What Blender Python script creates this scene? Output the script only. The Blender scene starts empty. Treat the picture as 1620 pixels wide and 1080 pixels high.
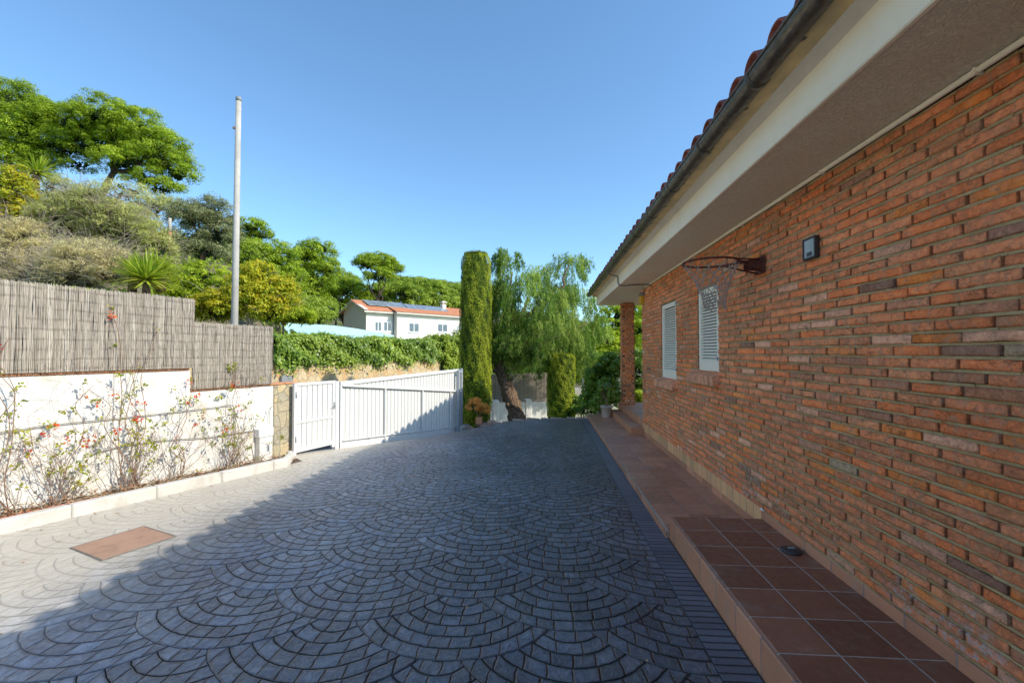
import bpy, math, random
import numpy as np
from mathutils import Vector, Matrix

random.seed(7); RNG = np.random.default_rng(7)
PI = math.pi
SC = bpy.context.scene
COL = SC.collection
EYE = 1.62

# ------------------------------------------------------------------ camera
YAW = math.atan(52/720); PITCH = math.atan(17/720)
cam_d = bpy.data.cameras.new('camera'); cam = bpy.data.objects.new('camera', cam_d); COL.objects.link(cam)
cam_d.sensor_width = 36; cam_d.lens = 16.0; cam_d.clip_end = 3000; cam_d.clip_start = 0.05
FWD = Vector((-math.sin(YAW)*math.cos(PITCH), math.cos(YAW)*math.cos(PITCH), math.sin(PITCH)))
RGT = Vector((math.cos(YAW), math.sin(YAW), 0))
UPV = RGT.cross(FWD)
M = Matrix((RGT, UPV, -FWD)).transposed().to_4x4(); M.translation = Vector((0, 0, EYE))
cam.matrix_world = M
SC.camera = cam

def ray(x, y):
    return FWD + RGT*((x-810)/720) + UPV*((540-y)/720)
HF = Vector((-math.sin(YAW), math.cos(YAW), 0))
def at(x, y, D):
    """point on the sight line measured in the photograph, D metres ahead"""
    d = ray(x, y); return Vector((0, 0, EYE)) + d*(D/d.dot(HF))
def atz(x, y, z):
    d = ray(x, y); return Vector((0, 0, EYE)) + d*((z-EYE)/d.z)
def hit(x, y, p0, n):
    d = ray(x, y); o = Vector((0, 0, EYE)); return o + d*((p0-o).dot(n)/d.dot(n))

# ------------------------------------------------------------------ objects
def tag(o, label=None, cat=None, group=None, kind=None):
    if label: o['label'] = label
    if cat: o['category'] = cat
    if group: o['group'] = group
    if kind: o['kind'] = kind
    return o
def empty(name, loc, label, cat, group=None):
    o = bpy.data.objects.new(name, None); o.location = loc; o.empty_display_size = .2
    COL.objects.link(o); return tag(o, label, cat, group)
def link(name, me, mat, parent=None):
    o = bpy.data.objects.new(name, me); COL.objects.link(o)
    if mat is not None:
        for m in (mat if isinstance(mat, (list, tuple)) else [mat]): me.materials.append(m)
    if parent is not None:
        o.parent = parent
        # parents are unrotated, unscaled empties: keep world coordinates
        p = Vector((0, 0, 0)); q = parent
        while q is not None: p += Vector(q.location); q = q.parent
        o.location = -p
    return o

def np_mesh(name, verts, faces4, attrs=None, smooth=False):
    """verts (N,3), faces (F,k) int; attrs: dict name-> (F,) float or (F,3) colour"""
    me = bpy.data.meshes.new(name)
    verts = np.asarray(verts, dtype=np.float32); faces4 = np.asarray(faces4, dtype=np.int32)
    F, k = faces4.shape
    me.vertices.add(len(verts)); me.vertices.foreach_set('co', verts.ravel())
    me.loops.add(F*k); me.loops.foreach_set('vertex_index', faces4.ravel())
    me.polygons.add(F); me.polygons.foreach_set('loop_start', np.arange(0, F*k, k, dtype=np.int32))
    me.polygons.foreach_set('loop_total', np.full(F, k, dtype=np.int32))
    if smooth: me.polygons.foreach_set('use_smooth', np.ones(F, dtype=bool))
    for n, a in (attrs or {}).items():
        a = np.asarray(a, dtype=np.float32)
        if a.ndim == 1:
            at_ = me.attributes.new(n, 'FLOAT', 'FACE'); at_.data.foreach_set('value', a)
        else:
            at_ = me.attributes.new(n, 'FLOAT_COLOR', 'FACE')
            c = np.ones((F, 4), dtype=np.float32); c[:, :3] = a; at_.data.foreach_set('color', c.ravel())
    me.update(); me.validate(); return me

class MB:
    def __init__(s): s.v = []; s.f = []; s.sm = []; s.mi = []
    def add(s, v, f, smooth=False, mi=0):
        b = len(s.v); s.v += [tuple(p) for p in v]; s.f += [tuple(b+i for i in q) for q in f]
        s.sm += [smooth]*len(f); s.mi += [mi]*len(f)
    def box(s, a, b, mi=0):
        x0, y0, z0 = a; x1, y1, z1 = b
        v = [(x0,y0,z0),(x1,y0,z0),(x1,y1,z0),(x0,y1,z0),(x0,y0,z1),(x1,y0,z1),(x1,y1,z1),(x0,y1,z1)]
        s.add(v, [(0,3,2,1),(4,5,6,7),(0,1,5,4),(1,2,6,5),(2,3,7,6),(3,0,4,7)], mi=mi)
    def obox(s, o, u, v, w, mi=0):
        """box from corner o spanned by vectors u, v, w"""
        o = Vector(o); u = Vector(u); v = Vector(v); w = Vector(w)
        p = [o, o+u, o+u+v, o+v, o+w, o+u+w, o+u+v+w, o+v+w]
        f = [(0,3,2,1),(4,5,6,7),(0,1,5,4),(1,2,6,5),(2,3,7,6),(3,0,4,7)]
        if u.cross(v).dot(w) < 0: f = [q[::-1] for q in f]
        s.add(p, f, mi=mi)
    def cbox(s, o, u, v, w, c=.004, mi=0):
        """chamfered box: eight corners split in three"""
        o = Vector(o); u = Vector(u); v = Vector(v); w = Vector(w)
        L = (u.length, v.length, w.length); e = (u.normalized(), v.normalized(), w.normalized())
        c = min(c, .45*min(L)); idx = {}; P = []
        for i in (0, 1):
            for j in (0, 1):
                for k in (0, 1):
                    b = (i, j, k)
                    for ax in range(3):
                        q = o.copy()
                        for a in range(3):
                            t = b[a]*L[a]
                            if a != ax: t += c if b[a] == 0 else -c
                            q += e[a]*t
                        idx[(i, j, k, ax)] = len(P); P.append(q)
        F = []
        for ax in range(3):
            a1, a2 = [a for a in range(3) if a != ax]
            for sd in (0, 1):
                q = []
                for (p1, p2) in ((0,0),(1,0),(1,1),(0,1)):
                    b = [0,0,0]; b[ax] = sd; b[a1] = p1; b[a2] = p2; q.append(idx[(*b, ax)])
                F.append(q)
        for ax in range(3):
            a1, a2 = [a for a in range(3) if a != ax]
            for s1 in (0, 1):
                for s2 in (0, 1):
                    b0 = [0,0,0]; b1 = [0,0,0]; b0[ax] = 0; b1[ax] = 1
                    for b in (b0, b1): b[a1] = s1; b[a2] = s2
                    F.append([idx[(*b0, a1)], idx[(*b1, a1)], idx[(*b1, a2)], idx[(*b0, a2)]])
        for i in (0, 1):
            for j in (0, 1):
                for k in (0, 1): F.append([idx[(i,j,k,0)], idx[(i,j,k,1)], idx[(i,j,k,2)]])
        ctr = o+(u+v+w)/2; G = []
        for f in F:
            n = (P[f[1]]-P[f[0]]).cross(P[f[2]]-P[f[0]]); m = sum((P[i] for i in f), Vector())/len(f)
            G.append(tuple(f) if n.dot(m-ctr) > 0 else tuple(f[::-1]))
        s.add(P, G, mi=mi)
    def tube(s, pts, r, n=8, cap=True, mi=0, smooth=True):
        pts = [Vector(p) for p in pts]
        if not isinstance(r, (list, tuple)): r = [r]*len(pts)
        V = []; up = None
        for i, p in enumerate(pts):
            t = (pts[min(i+1, len(pts)-1)]-pts[max(i-1, 0)])
            t = t.normalized() if t.length > 1e-9 else Vector((0, 0, 1))
            if up is None:
                up = Vector((0, 0, 1)) if abs(t.z) < .9 else Vector((1, 0, 0))
            a = up-t*up.dot(t)
            if a.length < 1e-6: a = t.orthogonal()
            a.normalize(); up = a; b = t.cross(a)
            for k in range(n):
                an = 2*PI*k/n; V.append(p+(a*math.cos(an)+b*math.sin(an))*r[i])
        F = []
        for i in range(len(pts)-1):
            for k in range(n):
                k2 = (k+1) % n; F.append((i*n+k, i*n+k2, (i+1)*n+k2, (i+1)*n+k))
        s.add(V, F, smooth, mi)
        if cap and n > 2:
            b = len(s.v)-len(V)
            s.f += [tuple(b+k for k in range(n))[::-1], tuple(b+(len(pts)-1)*n+k for k in range(n))]; s.sm += [False]*2; s.mi += [mi]*2
    def lathe(s, c, prof, n=24, mi=0):
        V = []; F = []
        for (r, z) in prof:
            for k in range(n): V.append((c[0]+r*math.cos(2*PI*k/n), c[1]+r*math.sin(2*PI*k/n), c[2]+z))
        for i in range(len(prof)-1):
            for k in range(n):
                k2 = (k+1) % n; F.append((i*n+k, i*n+k2, (i+1)*n+k2, (i+1)*n+k))
        s.add(V, F, True, mi)
    def build(s, name, mat, parent=None):
        me = bpy.data.meshes.new(name); me.from_pydata(s.v, [], s.f)
        me.polygons.foreach_set('use_smooth', s.sm); me.polygons.foreach_set('material_index', s.mi)
        me.update(); return link(name, me, mat, parent)

# ------------------------------------------------------------------ node helpers
class S:
    """scalar socket with arithmetic"""
    def __init__(s, nt, k): s.nt = nt; s.k = k
    def _m(s, op, *a, clamp=False):
        n = s.nt.nodes.new('ShaderNodeMath'); n.operation = op; n.use_clamp = clamp
        for i, x in enumerate(a):
            if isinstance(x, S): s.nt.links.new(x.k, n.inputs[i])
            else: n.inputs[i].default_value = float(x)
        return S(s.nt, n.outputs[0])
    def __add__(s, o): return s._m('ADD', s, o)
    __radd__ = __add__
    def __sub__(s, o): return s._m('SUBTRACT', s, o)
    def __rsub__(s, o): return s._m('SUBTRACT', o, s)
    def __mul__(s, o): return s._m('MULTIPLY', s, o)
    __rmul__ = __mul__
    def __truediv__(s, o): return s._m('DIVIDE', s, o)
    def floor(s): return s._m('FLOOR', s)
    def round(s): return s._m('ROUND', s)
    def fract(s): return s._m('FRACT', s)
    def sqrt(s): return s._m('SQRT', s)
    def abs(s): return s._m('ABSOLUTE', s)
    def max(s, o): return s._m('MAXIMUM', s, o)
    def min(s, o): return s._m('MINIMUM', s, o)
    def gt(s, o): return s._m('GREATER_THAN', s, o)
    def atan2(s, o): return s._m('ARCTAN2', s, o)
    def sin(s): return s._m('SINE', s)
    def clamp(s): return s._m('ADD', s, 0, clamp=True)
    def smooth(s, a, b, c=0., d=1.):
        n = s.nt.nodes.new('ShaderNodeMapRange'); n.interpolation_type = 'SMOOTHSTEP'
        s.nt.links.new(s.k, n.inputs[0])
        for i, x in enumerate((a, b, c, d)): n.inputs[i+1].default_value = x
        return S(s.nt, n.outputs[0])
def lerp(a, b, t): return a+(b-a)*t if isinstance(a, S) else (b-a)*t+a

class NT:
    def __init__(s, name, rough=.8, spec=.3):
        s.mat = bpy.data.materials.new(name); s.mat.use_nodes = True
        s.t = s.mat.node_tree; s.t.nodes.clear()
        s.out = s.new('ShaderNodeOutputMaterial'); s.bs = s.new('ShaderNodeBsdfPrincipled')
        s.t.links.new(s.bs.outputs[0], s.out.inputs[0])
        s.bs.inputs['Roughness'].default_value = rough; s.bs.inputs['Specular IOR Level'].default_value = spec
        s._tc = None
    def new(s, k): return s.t.nodes.new(k)
    def L(s, a, b):
        if isinstance(a, S): a = a.k
        s.t.links.new(a, b)
    def S(s, k): return S(s.t, k)
    def obj(s):
        if s._tc is None: s._tc = s.new('ShaderNodeTexCoord')
        return s._tc.outputs['Object']
    def xyz(s, v=None):
        n = s.new('ShaderNodeSeparateXYZ'); s.L(v or s.obj(), n.inputs[0]); return [s.S(n.outputs[i]) for i in range(3)]
    def comb(s, x, y, z):
        n = s.new('ShaderNodeCombineXYZ')
        for i, a in enumerate((x, y, z)):
            if isinstance(a, S): s.L(a, n.inputs[i])
            else: n.inputs[i].default_value = a
        return n.outputs[0]
    def noise(s, scale, detail=4, rough=.55, vec=None, col=False, dist=0.):
        n = s.new('ShaderNodeTexNoise'); s.L(vec or s.obj(), n.inputs['Vector'])
        n.inputs['Scale'].default_value = scale; n.inputs['Detail'].default_value = detail
        n.inputs['Roughness'].default_value = rough; n.inputs['Distortion'].default_value = dist
        return n.outputs['Color'] if col else s.S(n.outputs['Fac'])
    def vor(s, scale, feature='F1', vec=None, rnd=1., out='Distance'):
        n = s.new('ShaderNodeTexVoronoi'); n.feature = feature; s.L(vec or s.obj(), n.inputs['Vector'])
        n.inputs['Scale'].default_value = scale; n.inputs['Randomness'].default_value = rnd
        return n.outputs[out] if out != 'Distance' else s.S(n.outputs[out])
    def white(s, v):
        n = s.new('ShaderNodeTexWhiteNoise'); n.noise_dimensions = '3D'; s.L(v, n.inputs[0]); return s.S(n.outputs['Value'])
    def attr(s, name, col=False):
        n = s.new('ShaderNodeAttribute'); n.attribute_name = name
        return n.outputs['Color'] if col else s.S(n.outputs['Fac'])
    def ramp(s, f, stops, interp='LINEAR'):
        n = s.new('ShaderNodeValToRGB'); s.L(f, n.inputs[0]); n.color_ramp.interpolation = interp
        e = n.color_ramp.elements
        while len(e) < len(stops): e.new(.5)
        for i, (p, c) in enumerate(stops):
            e[i].position = p; e[i].color = (*c, 1) if len(c) == 3 else c
        return n.outputs[0]
    def mix(s, f, a, b, mode='MIX'):
        n = s.new('ShaderNodeMix'); n.data_type = 'RGBA'; n.blend_type = mode
        if isinstance(f, S): s.L(f, n.inputs[0])
        else: n.inputs[0].default_value = f
        for i, c in ((6, a), (7, b)):
            if isinstance(c, tuple): n.inputs[i].default_value = (*c, 1)
            else: s.L(c, n.inputs[i])
        return n.outputs[2]
    def mul(s, col, f):
        """colour times scalar"""
        n = s.new('ShaderNodeVectorMath'); n.operation = 'SCALE'
        if isinstance(col, tuple): n.inputs[0].default_value = col
        else: s.L(col, n.inputs[0])
        s.L(f, n.inputs['Scale']); return n.outputs[0]
    def vadd(s, a, b):
        n = s.new('ShaderNodeVectorMath'); n.operation = 'ADD'; s.L(a, n.inputs[0]); s.L(b, n.inputs[1]); return n.outputs[0]
    def color(s, c):
        if isinstance(c, tuple): s.bs.inputs['Base Color'].default_value = (*c, 1)
        else: s.L(c, s.bs.inputs['Base Color'])
    def rough(s, r): s.L(r, s.bs.inputs['Roughness'])
    def bump(s, h, dist=.01, strength=1.):
        n = s.new('ShaderNodeBump'); n.inputs['Distance'].default_value = dist; n.inputs['Strength'].default_value = strength
        s.L(h, n.inputs['Height']); s.L(n.outputs[0], s.bs.inputs['Normal']); return n

def simple(name, c1, c2=None, scale=6, rough=.8, bump=.0, bscale=60, spec=.3, metal=0., detail=5):
    n = NT(name, rough, spec); n.bs.inputs['Metallic'].default_value = metal
    c2 = c2 or tuple(x*.75 for x in c1)
    a = n.noise(scale, detail, .65); n.color(n.mix(a.smooth(.3, .7), c1, c2))
    if bump: n.bump(n.noise(bscale, 4, .6)+n.noise(bscale*.2, 3, .5)*.6, bump)
    return n.mat

MAT = {}
# stamped concrete laid out in overlapping fans
def mat_fan():
    n = NT('stamped_concrete', .55, .45)
    wob = n.noise(3.5, 3, .5, col=True)
    wv = n.new('ShaderNodeVectorMath'); wv.operation = 'MULTIPLY_ADD'; n.L(wob, wv.inputs[0]); wv.inputs[1].default_value = (.03, .03, 0); n.L(n.obj(), wv.inputs[2])
    wob2 = n.noise(22, 2, .5, col=True)
    wv2 = n.new('ShaderNodeVectorMath'); wv2.operation = 'MULTIPLY_ADD'; n.L(wob2, wv2.inputs[0]); wv2.inputs[1].default_value = (.012, .012, 0); n.L(wv.outputs[0], wv2.inputs[2])
    X, Y, Z = n.xyz(wv2.outputs[0])
    R = .70; P = .62; CW = 1.4; W = .1033
    x = X+(.555-.021); y = Y-(3.71+.021)
    def fam(x, y):
        k = (x/CW).round(); dx = x-k*CW
        s = (R*R-dx*dx).max(0).sqrt(); m = ((y+s)/P).floor(); return k, dx, m, m*P
    k0, dx0, m0, c0 = fam(x, y)
    k1, dx1, m1, c1 = fam(x-.7, y-P/2)
    c1 = c1+P/2
    sel = c1.gt(c0)
    dx = lerp(dx0, dx1, sel); c = lerp(c0, c1, sel); kk = lerp(k0, k1+.5, sel); mm = lerp(m0, m1+.5, sel)
    dy = y-c; r = (dx*dx+dy*dy).sqrt()
    g = (R-r)/W; ring = g.floor(); gf = g-ring
    th = dx.atan2(dy*-1.)
    h = n.white(n.comb(kk*2.+.1, mm*2.+.1, ring+.1))
    LS = .128
    a = th*(r.max(.08))/LS*(h*.25+.9)+h*7.
    idx = a.floor(); af = a-idx
    hs = n.white(n.comb(kk*3.+idx*.37, mm*5.+.3, ring*1.7+.2))
    # joints: ring joints and cross joints
    d1 = (gf.min(1.-gf))*W; d2 = (af.min(1.-af))*LS
    jn = n.noise(9, 2, .5)
    d2 = d2+(hs*.004)
    dout = (R-r)
    ring_top = d1.smooth(.0015, .0105); cross = d2.smooth(.001, .0105); outer = dout.smooth(.003, .018)
    prof = ring_top.min(cross).min(outer)
    line = d1.smooth(.0008, .0052).min(d2.smooth(.0004, .0046)).min(dout.smooth(.001, .0062))
    big = n.noise(.7, 4, .6); mid = n.noise(14, 5, .7, dist=.6); fine = n.noise(120, 4, .7)
    slate = n.noise(13, 7, .62, dist=1.6)
    tone = (hs*.42+.60)*(big*.7+.68)*(mid*1.0+.52)*(fine*.7+.66)*(slate*2.0+.05)*(d1.min(d2).min(dout).smooth(.004, .03)*.26+.78)  # last factor darkens stones near the joints, occlusion put into the colour
    stone = n.mul(n.mix(n.noise(2.3, 3, .6).smooth(.35, .65), (.18, .195, .232), (.225, .226, .238)), tone*X.smooth(-2.6, 1.0, 1.3, .62)*n.noise(.33, 3, .6).smooth(.3, .7, .75, 1.2))  # darker towards the house, its shade put into the stone colour
    stone = n.mix((X+n.noise(1.5, 4, .6)*1.2).smooth(-3.1, -1.9, .80, 0.), stone, n.mul((.62, .55, .44), n.noise(3, 6, .7)*.5+.75))  # paler warm strip by the kerb: dust plus sunlight painted in
    lichen = n.noise(1.7, 5, .7).smooth(.56, .72)*n.noise(60, 3, .6).smooth(.4, .6)
    stone = n.mix(lichen*.3, stone, (.55, .53, .46))
    gap = n.mix(n.noise(5, 3, .6).smooth(.4, .65), (.006, .007, .010), (.014, .014, .015))
    # joints fade towards the kerb under dust and painted sun, dark by the house
    fade = X.smooth(-3.4, -2.2, .30, 1.)
    jl = (1.-line)*fade*(jn*.7+.65).min(1.)
    n.color(n.mix(jl, stone, gap)); n.L(.5-jl*.5, n.bs.inputs['Specular IOR Level'])
    n.rough((n.noise(30, 4, .6).smooth(.25, .75, .26, .5)+jl*.6).min(1.))
    tilt = (hs-.5)*((gf-.5)*.5)+(n.white(n.comb(kk*7.+idx, mm*3.+.7, ring+.9))-.5)*((af-.5)*.6)
    hgt = prof*.85+slate*.85+tilt*.9+fine*.06+hs*.10
    b = n.bump(hgt, .032); n.L(X.smooth(-3.8, -1.4, .45, 1.), b.inputs['Strength'])
    return n.mat
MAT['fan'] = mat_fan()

def mat_band():
    n = NT('border_concrete', .5, .45)
    X, Y, Z = n.xyz()
    w = n.noise(8, 2, .5)
    yy = (Y+w*.012)/.062
    f = yy.fract(); d = (f.min(1.-f))*.062
    near = (Y*-1.+5.45).smooth(0, .02)
    line = 1.-(1.-d.smooth(.002, .009))*near
    edge = (X-.868).abs().smooth(.004, .014)
    line = line.min(edge)
    hs = n.white(n.comb(yy.floor()+.2, .5, .5))
    tone = (n.noise(2, 4, .6)*.8+.6)*(n.noise(60, 5, .7)*.7+.65)*(hs*near*.3+.8)
    n.color(n.mix(line, (.012, .013, .016), n.mul((.13, .135, .155), tone)))
    n.bump(line*.7+n.noise(30, 5, .6)*.45+hs*near*.2, .01)
    return n.mat
MAT['band'] = mat_band()

def mat_tile(name, x0, y0, px, py, ca, cb, grout=(.27, .23, .20), gw=.0045, axis='xy', rough=.38, side=False):
    n = NT(name, rough, .45)
    X, Y, Z = n.xyz()
    w = n.noise(3, 2, .5)*.004
    if axis == 'xy': a = (X-x0+w)/px; b = (Y-y0+w)/py
    elif axis == 'yz': a = (Y-y0+w)/py; b = (Z-x0+w)/px
    fa = a.fract(); fb = b.fract()
    s1, s2 = (px, py) if axis == 'xy' else (py, px)
    d = ((fa.min(1.-fa))*s1).min((fb.min(1.-fb))*s2)
    line = d.smooth(gw*.5, gw*1.25)
    h = n.white(n.comb(a.floor()+.3, b.floor()+.6, .5)); h2 = n.white(n.comb(b.floor()+.3, a.floor()+.1, 3.5))
    mott = n.noise(11, 5, .7, dist=.8)
    c = n.mix((h*.6+mott*.8-.25).clamp(), ca, cb)
    c = n.mul(c, (h2*.35+.82)*(n.noise(1.3, 4, .6)*.6+.7)*(n.noise(90, 4, .7)*.3+.85))
    dust = n.noise(5, 6, .75).smooth(.50, .75)*.4
    c = n.mix(dust, c, (.33, .27, .22))
    n.color(n.mix(line, n.mul(grout, n.noise(20, 4, .7)*1.1+.35), c))
    n.rough(n.noise(16, 4, .6).smooth(.3, .7, rough-.06, rough+.2))
    n.bump(d.smooth(gw*.4, gw*2.0)*.6+n.noise(45, 3, .6)*.10+(h-.5)*(fa-.5)*.25+h2*.08, .006)
    return n.mat
TCa, TCb = (.42, .19, .105), (.54, .27, .16)
MAT['tile_low'] = mat_tile('terracotta_floor_tile', 1.07, .0, .30, .302, TCa, TCb)
MAT['tile_up'] = mat_tile('dark_terracotta_floor_tile', 1.085, 4.10-.302*20, .302, .302, (.20, .075, .040), (.29, .12, .065), grout=(.50, .40, .32))
MAT['tile_riser'] = mat_tile('terracotta_riser_tile', -.5, .0, 2.0, .302, (.56, .25, .13), (.40, .175, .09), axis='yz', rough=.5)
MAT['tile_skirt'] = mat_tile('terracotta_skirting_tile', -.5, .12, 2.0, .302, (.60, .26, .135), (.46, .19, .10), axis='yz', rough=.5)
MAT['tile_dado'] = mat_tile('pale_terracotta_dado_tile', -.5, .05, 2.0, .15, (.80, .45, .20), (.66, .33, .14), axis='yz', rough=.55)

def mat_brick():
    n = NT('handmade_brick', .88, .2)
    c = n.attr('bcol', col=True)
    X, Y, Z = n.xyz()
    fine = n.noise(55, 6, .75, dist=.5); med = n.noise(16, 5, .7, dist=.8)
    c = n.mul(c, (fine*1.9+.14)*(med*1.7+.25))
    c = n.mix(n.noise(8, 6, .8, dist=1.5).smooth(.48, .60)*.5, c, (.52, .34, .22))
    c = n.mix(n.noise(30, 4, .8, vec=n.comb(X, Y*.35, Z)).smooth(.55, .68)*.5, c, (.22, .09, .05))
    c = n.mix(n.noise(11, 5, .8, dist=1.2).smooth(.5, .7)*.5, c, (.60, .25, .12))
    pale = n.noise(38, 6, .8, dist=.4).smooth(.58, .74)*n.noise(4, 3, .6).smooth(.4, .62)
    c = n.mix(pale*.35, c, (.80, .50, .36))
    soot = n.noise(7, 6, .8, dist=1.).smooth(.55, .70)*.75
    c = n.mix(n.noise(1.1, 5, .7).smooth(.45, .7)*.35, c, (.42, .20, .11))
    c = n.mix(soot, c, (.10, .055, .035))
    salt = n.noise(24, 6, .8).smooth(.48, .62)*(.75-Z).smooth(-.05, .42)*n.noise(2.2, 3, .6).smooth(.48, .62)
    c = n.mix(salt*.8, c, (.55, .51, .47))
    n.color(c)
    n.bump(fine*.9+n.noise(140, 4, .8)*.4+med*.7, .012)
    return n.mat
MAT['brick'] = mat_brick()
def mat_mortar():
    n = NT('sandy_mortar', .95, .1)
    c = n.mix(n.noise(6, 5, .7).smooth(.3, .7), (.38, .27, .12), (.60, .44, .22))
    n.color(n.mul(c, n.noise(160, 4, .8)*.8+.6)); n.bump(n.noise(120, 5, .8)+n.noise(20, 4, .6)*.7, .006); return n.mat
MAT['mortar'] = mat_mortar()
MAT['mortar_dark'] = simple('shaded_mortar', (.10, .08, .06), (.06, .05, .04), 20, .95)

def mat_plaster(name, col, dirt, amount=.5, rough_bump=.002, bs=60, streak=True, dscale=2.):
    n = NT(name, .85, .2)
    X, Y, Z = n.xyz()
    d = n.noise(dscale, 6, .7, dist=.5).smooth(.42, .75)*amount
    if streak:
        v = n.comb(X*5., Y*5., Z*.35); d = d.max(n.noise(2.5, 5, .7, vec=v).smooth(.56, .8)*amount)
    c = n.mix(d, col, dirt); n.color(n.mul(c, n.noise(.8, 3, .5)*.16+.92))
    n.bump(n.noise(bs, 5, .7)+n.noise(bs*.15, 3, .5)*.8, rough_bump); return n.mat
MAT['white_wall'] = mat_plaster('white_render', (.80, .79, .75), (.50, .42, .30), .55)
MAT['fascia'] = mat_plaster('cream_fascia_paint', (.97, .87, .66), (.82, .68, .46), .5, .001)
MAT['grey_band'] = mat_plaster('weathered_cornice', (.70, .64, .53), (.52, .47, .39), .6, .006, 70)
def mat_soffit():
    n = NT('rough_cast_soffit', .95, .1)
    c = n.mix(n.noise(1.6, 5, .65).smooth(.35, .7), (.96, .84, .62), (.98, .90, .70))
    h = n.noise(38, 5, .65, dist=1.8)
    n.color(n.mul(c, h.smooth(.3, .7, .82, 1.04))); n.bump(h+n.noise(110, 4, .7)*.35, .018); return n.mat
MAT['soffit'] = mat_soffit()
def mat_metal(name, c, c2, rough=.45, metal=.6, sc=12):
    n = NT(name, rough, .5); n.bs.inputs['Metallic'].default_value = metal
    v = n.noise(sc, 6, .7, dist=.6); n.color(n.mix(v.smooth(.35, .7), c, c2)); n.rough(n.noise(sc*2, 4, .6).smooth(.3, .7, rough-.12, rough+.2))
    n.bump(n.noise(sc*3, 3, .5), .002); return n.mat
MAT['gutter'] = mat_metal('oxidised_zinc', (.075, .064, .05), (.15, .125, .095), .40, .55)
MAT['roof_tile'] = None
def mat_rooftile(name, a, b, dark, sc=5):
    n = NT(name, .85, .2)
    X, Y, Z = n.xyz()
    h = n.white(n.comb((X/.4).floor()+.5, (Y/.24).floor()+.5, .5))
    c = n.mix((h*.8+n.noise(sc, 4, .7)*.5-.15).clamp(), a, b)
    c = n.mix(n.noise(sc*3, 6, .8, dist=.6).smooth(.52, .72)*.7, c, dark); n.color(c)
    n.bump(n.noise(60, 4, .7), .004); return n.mat
MAT['roof_tile'] = mat_rooftile('clay_roof_tile', (.34, .10, .065), (.22, .065, .05), (.10, .06, .05))
MAT['far_roof'] = mat_rooftile('orange_roof_tile', (.62, .25, .12), (.50, .19, .10), (.36, .20, .13))
MAT['underside'] = simple('stained_tile_underside', (.95, .68, .32), (.60, .46, .25), 4, .9, .002)
def mat_white_metal(name='white_gate_paint', c=(.74, .735, .71)):
    n = NT(name, .45, .45); X, Y, Z = n.xyz()
    v = n.comb(X*3., Y*3., Z*.5)
    d = n.noise(4, 6, .75, vec=v).smooth(.58, .82)*.35
    n.color(n.mix(d, c, (.48, .44, .37))); n.bump(n.noise(30, 3, .5), .0008); return n.mat
MAT['white_metal'] = mat_white_metal()
MAT['shutter'] = mat_white_metal('white_shutter_paint', (.96, .88, .70))
MAT['grey_metal'] = mat_metal('galvanised_post', (.42, .46, .50), (.34, .37, .40), .5, .3)
MAT['dark'] = simple('dark_plastic', (.022, .023, .026), (.04, .04, .042), 20, .45, .0005, spec=.5)
MAT['rust'] = mat_metal('rusty_red_iron', (.17, .05, .035), (.09, .035, .025), .75, .2, 40)
MAT['rust_cover'] = mat_plaster('rusted_iron_lid', (.42, .25, .17), (.28, .17, .11), .9, .003, 80, False, 6.)
MAT['net'] = simple('weathered_net_cord', (.50, .42, .36), (.35, .27, .22), 60, .9)
MAT['coping'] = mat_plaster('terracotta_coping_tile', (.60, .28, .14), (.40, .20, .12), .7, .003, 40, False, 7.)
MAT['kerb'] = mat_plaster('pale_concrete_kerb', (.64, .61, .55), (.42, .38, .32), .75, .004, 50, True, 3.)
MAT['pole'] = simple('pale_concrete_pole', (.50, .47, .42), (.38, .36, .32), 3, .8, .001)
MAT['pipe'] = simple('grey_conduit', (.40, .39, .34), (.30, .28, .24), 9, .6, .0005)
MAT['cable'] = simple('weathered_cable', (.20, .185, .16), (.14, .13, .11), 14, .6)
MAT['yellow'] = simple('yellow_plastic', (.75, .42, .02), (.65, .36, .03), 9, .4, spec=.5)
MAT['sticker'] = simple('grey_lamp_housing', (.30, .31, .32), (.22, .23, .24), 20, .5)
def mat_glass(name, c, rough=.08):
    n = NT(name, rough, .8); n.color(n.mix(n.noise(2.5, 2, .5).smooth(.3, .7), c, tuple(x*.6 for x in c))); return n.mat
MAT['glass'] = mat_glass('window_glass', (.10, .14, .19))
MAT['solar'] = mat_glass('solar_cell_glass', (.26, .31, .36), .25)
MAT['lamp_glass'] = mat_glass('lamp_glass', (.46, .47, .46), .12)
MAT['tarp'] = simple('pale_turquoise_canvas', (.50, .74, .72), (.42, .66, .66), .6, .8, .01, 3)
MAT['far_wall'] = mat_plaster('cream_house_render', (.80, .76, .66), (.68, .62, .52), .5, .002, 20)
MAT['curtain'] = simple('white_window_frame', (.82, .82, .80), (.74, .74, .72), 8, .5)

def mat_flag(name, sc, cols, mort, gap=.05, vec=None):
    n = NT(name, .85, .25)
    wob = n.noise(5, 3, .6, col=True); wv = n.new('ShaderNodeVectorMath'); wv.operation = 'MULTIPLY_ADD'
    n.L(wob, wv.inputs[0]); wv.inputs[1].default_value = (.12, .12, .12); n.L(n.obj(), wv.inputs[2])
    v = wv.outputs[0]
    e = n.vor(sc, 'DISTANCE_TO_EDGE', v); colr = n.vor(sc, 'F1', v, out='Color')
    sep = n.new('ShaderNodeSeparateXYZ'); n.L(colr, sep.inputs[0]); h = n.S(sep.outputs[0])
    c = n.ramp(h, [(i/(len(cols)-1), q) for i, q in enumerate(cols)])
    c = n.mul(c, n.noise(14, 6, .75)*.9+.55)
    line = e.smooth(gap*.4, gap)
    n.color(n.mix(line, n.mul(mort, n.noise(30, 3, .6)*.6+.7), c)); n.bump(line*.8+n.noise(22, 5, .7)*.7, .03); return n.mat
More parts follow.
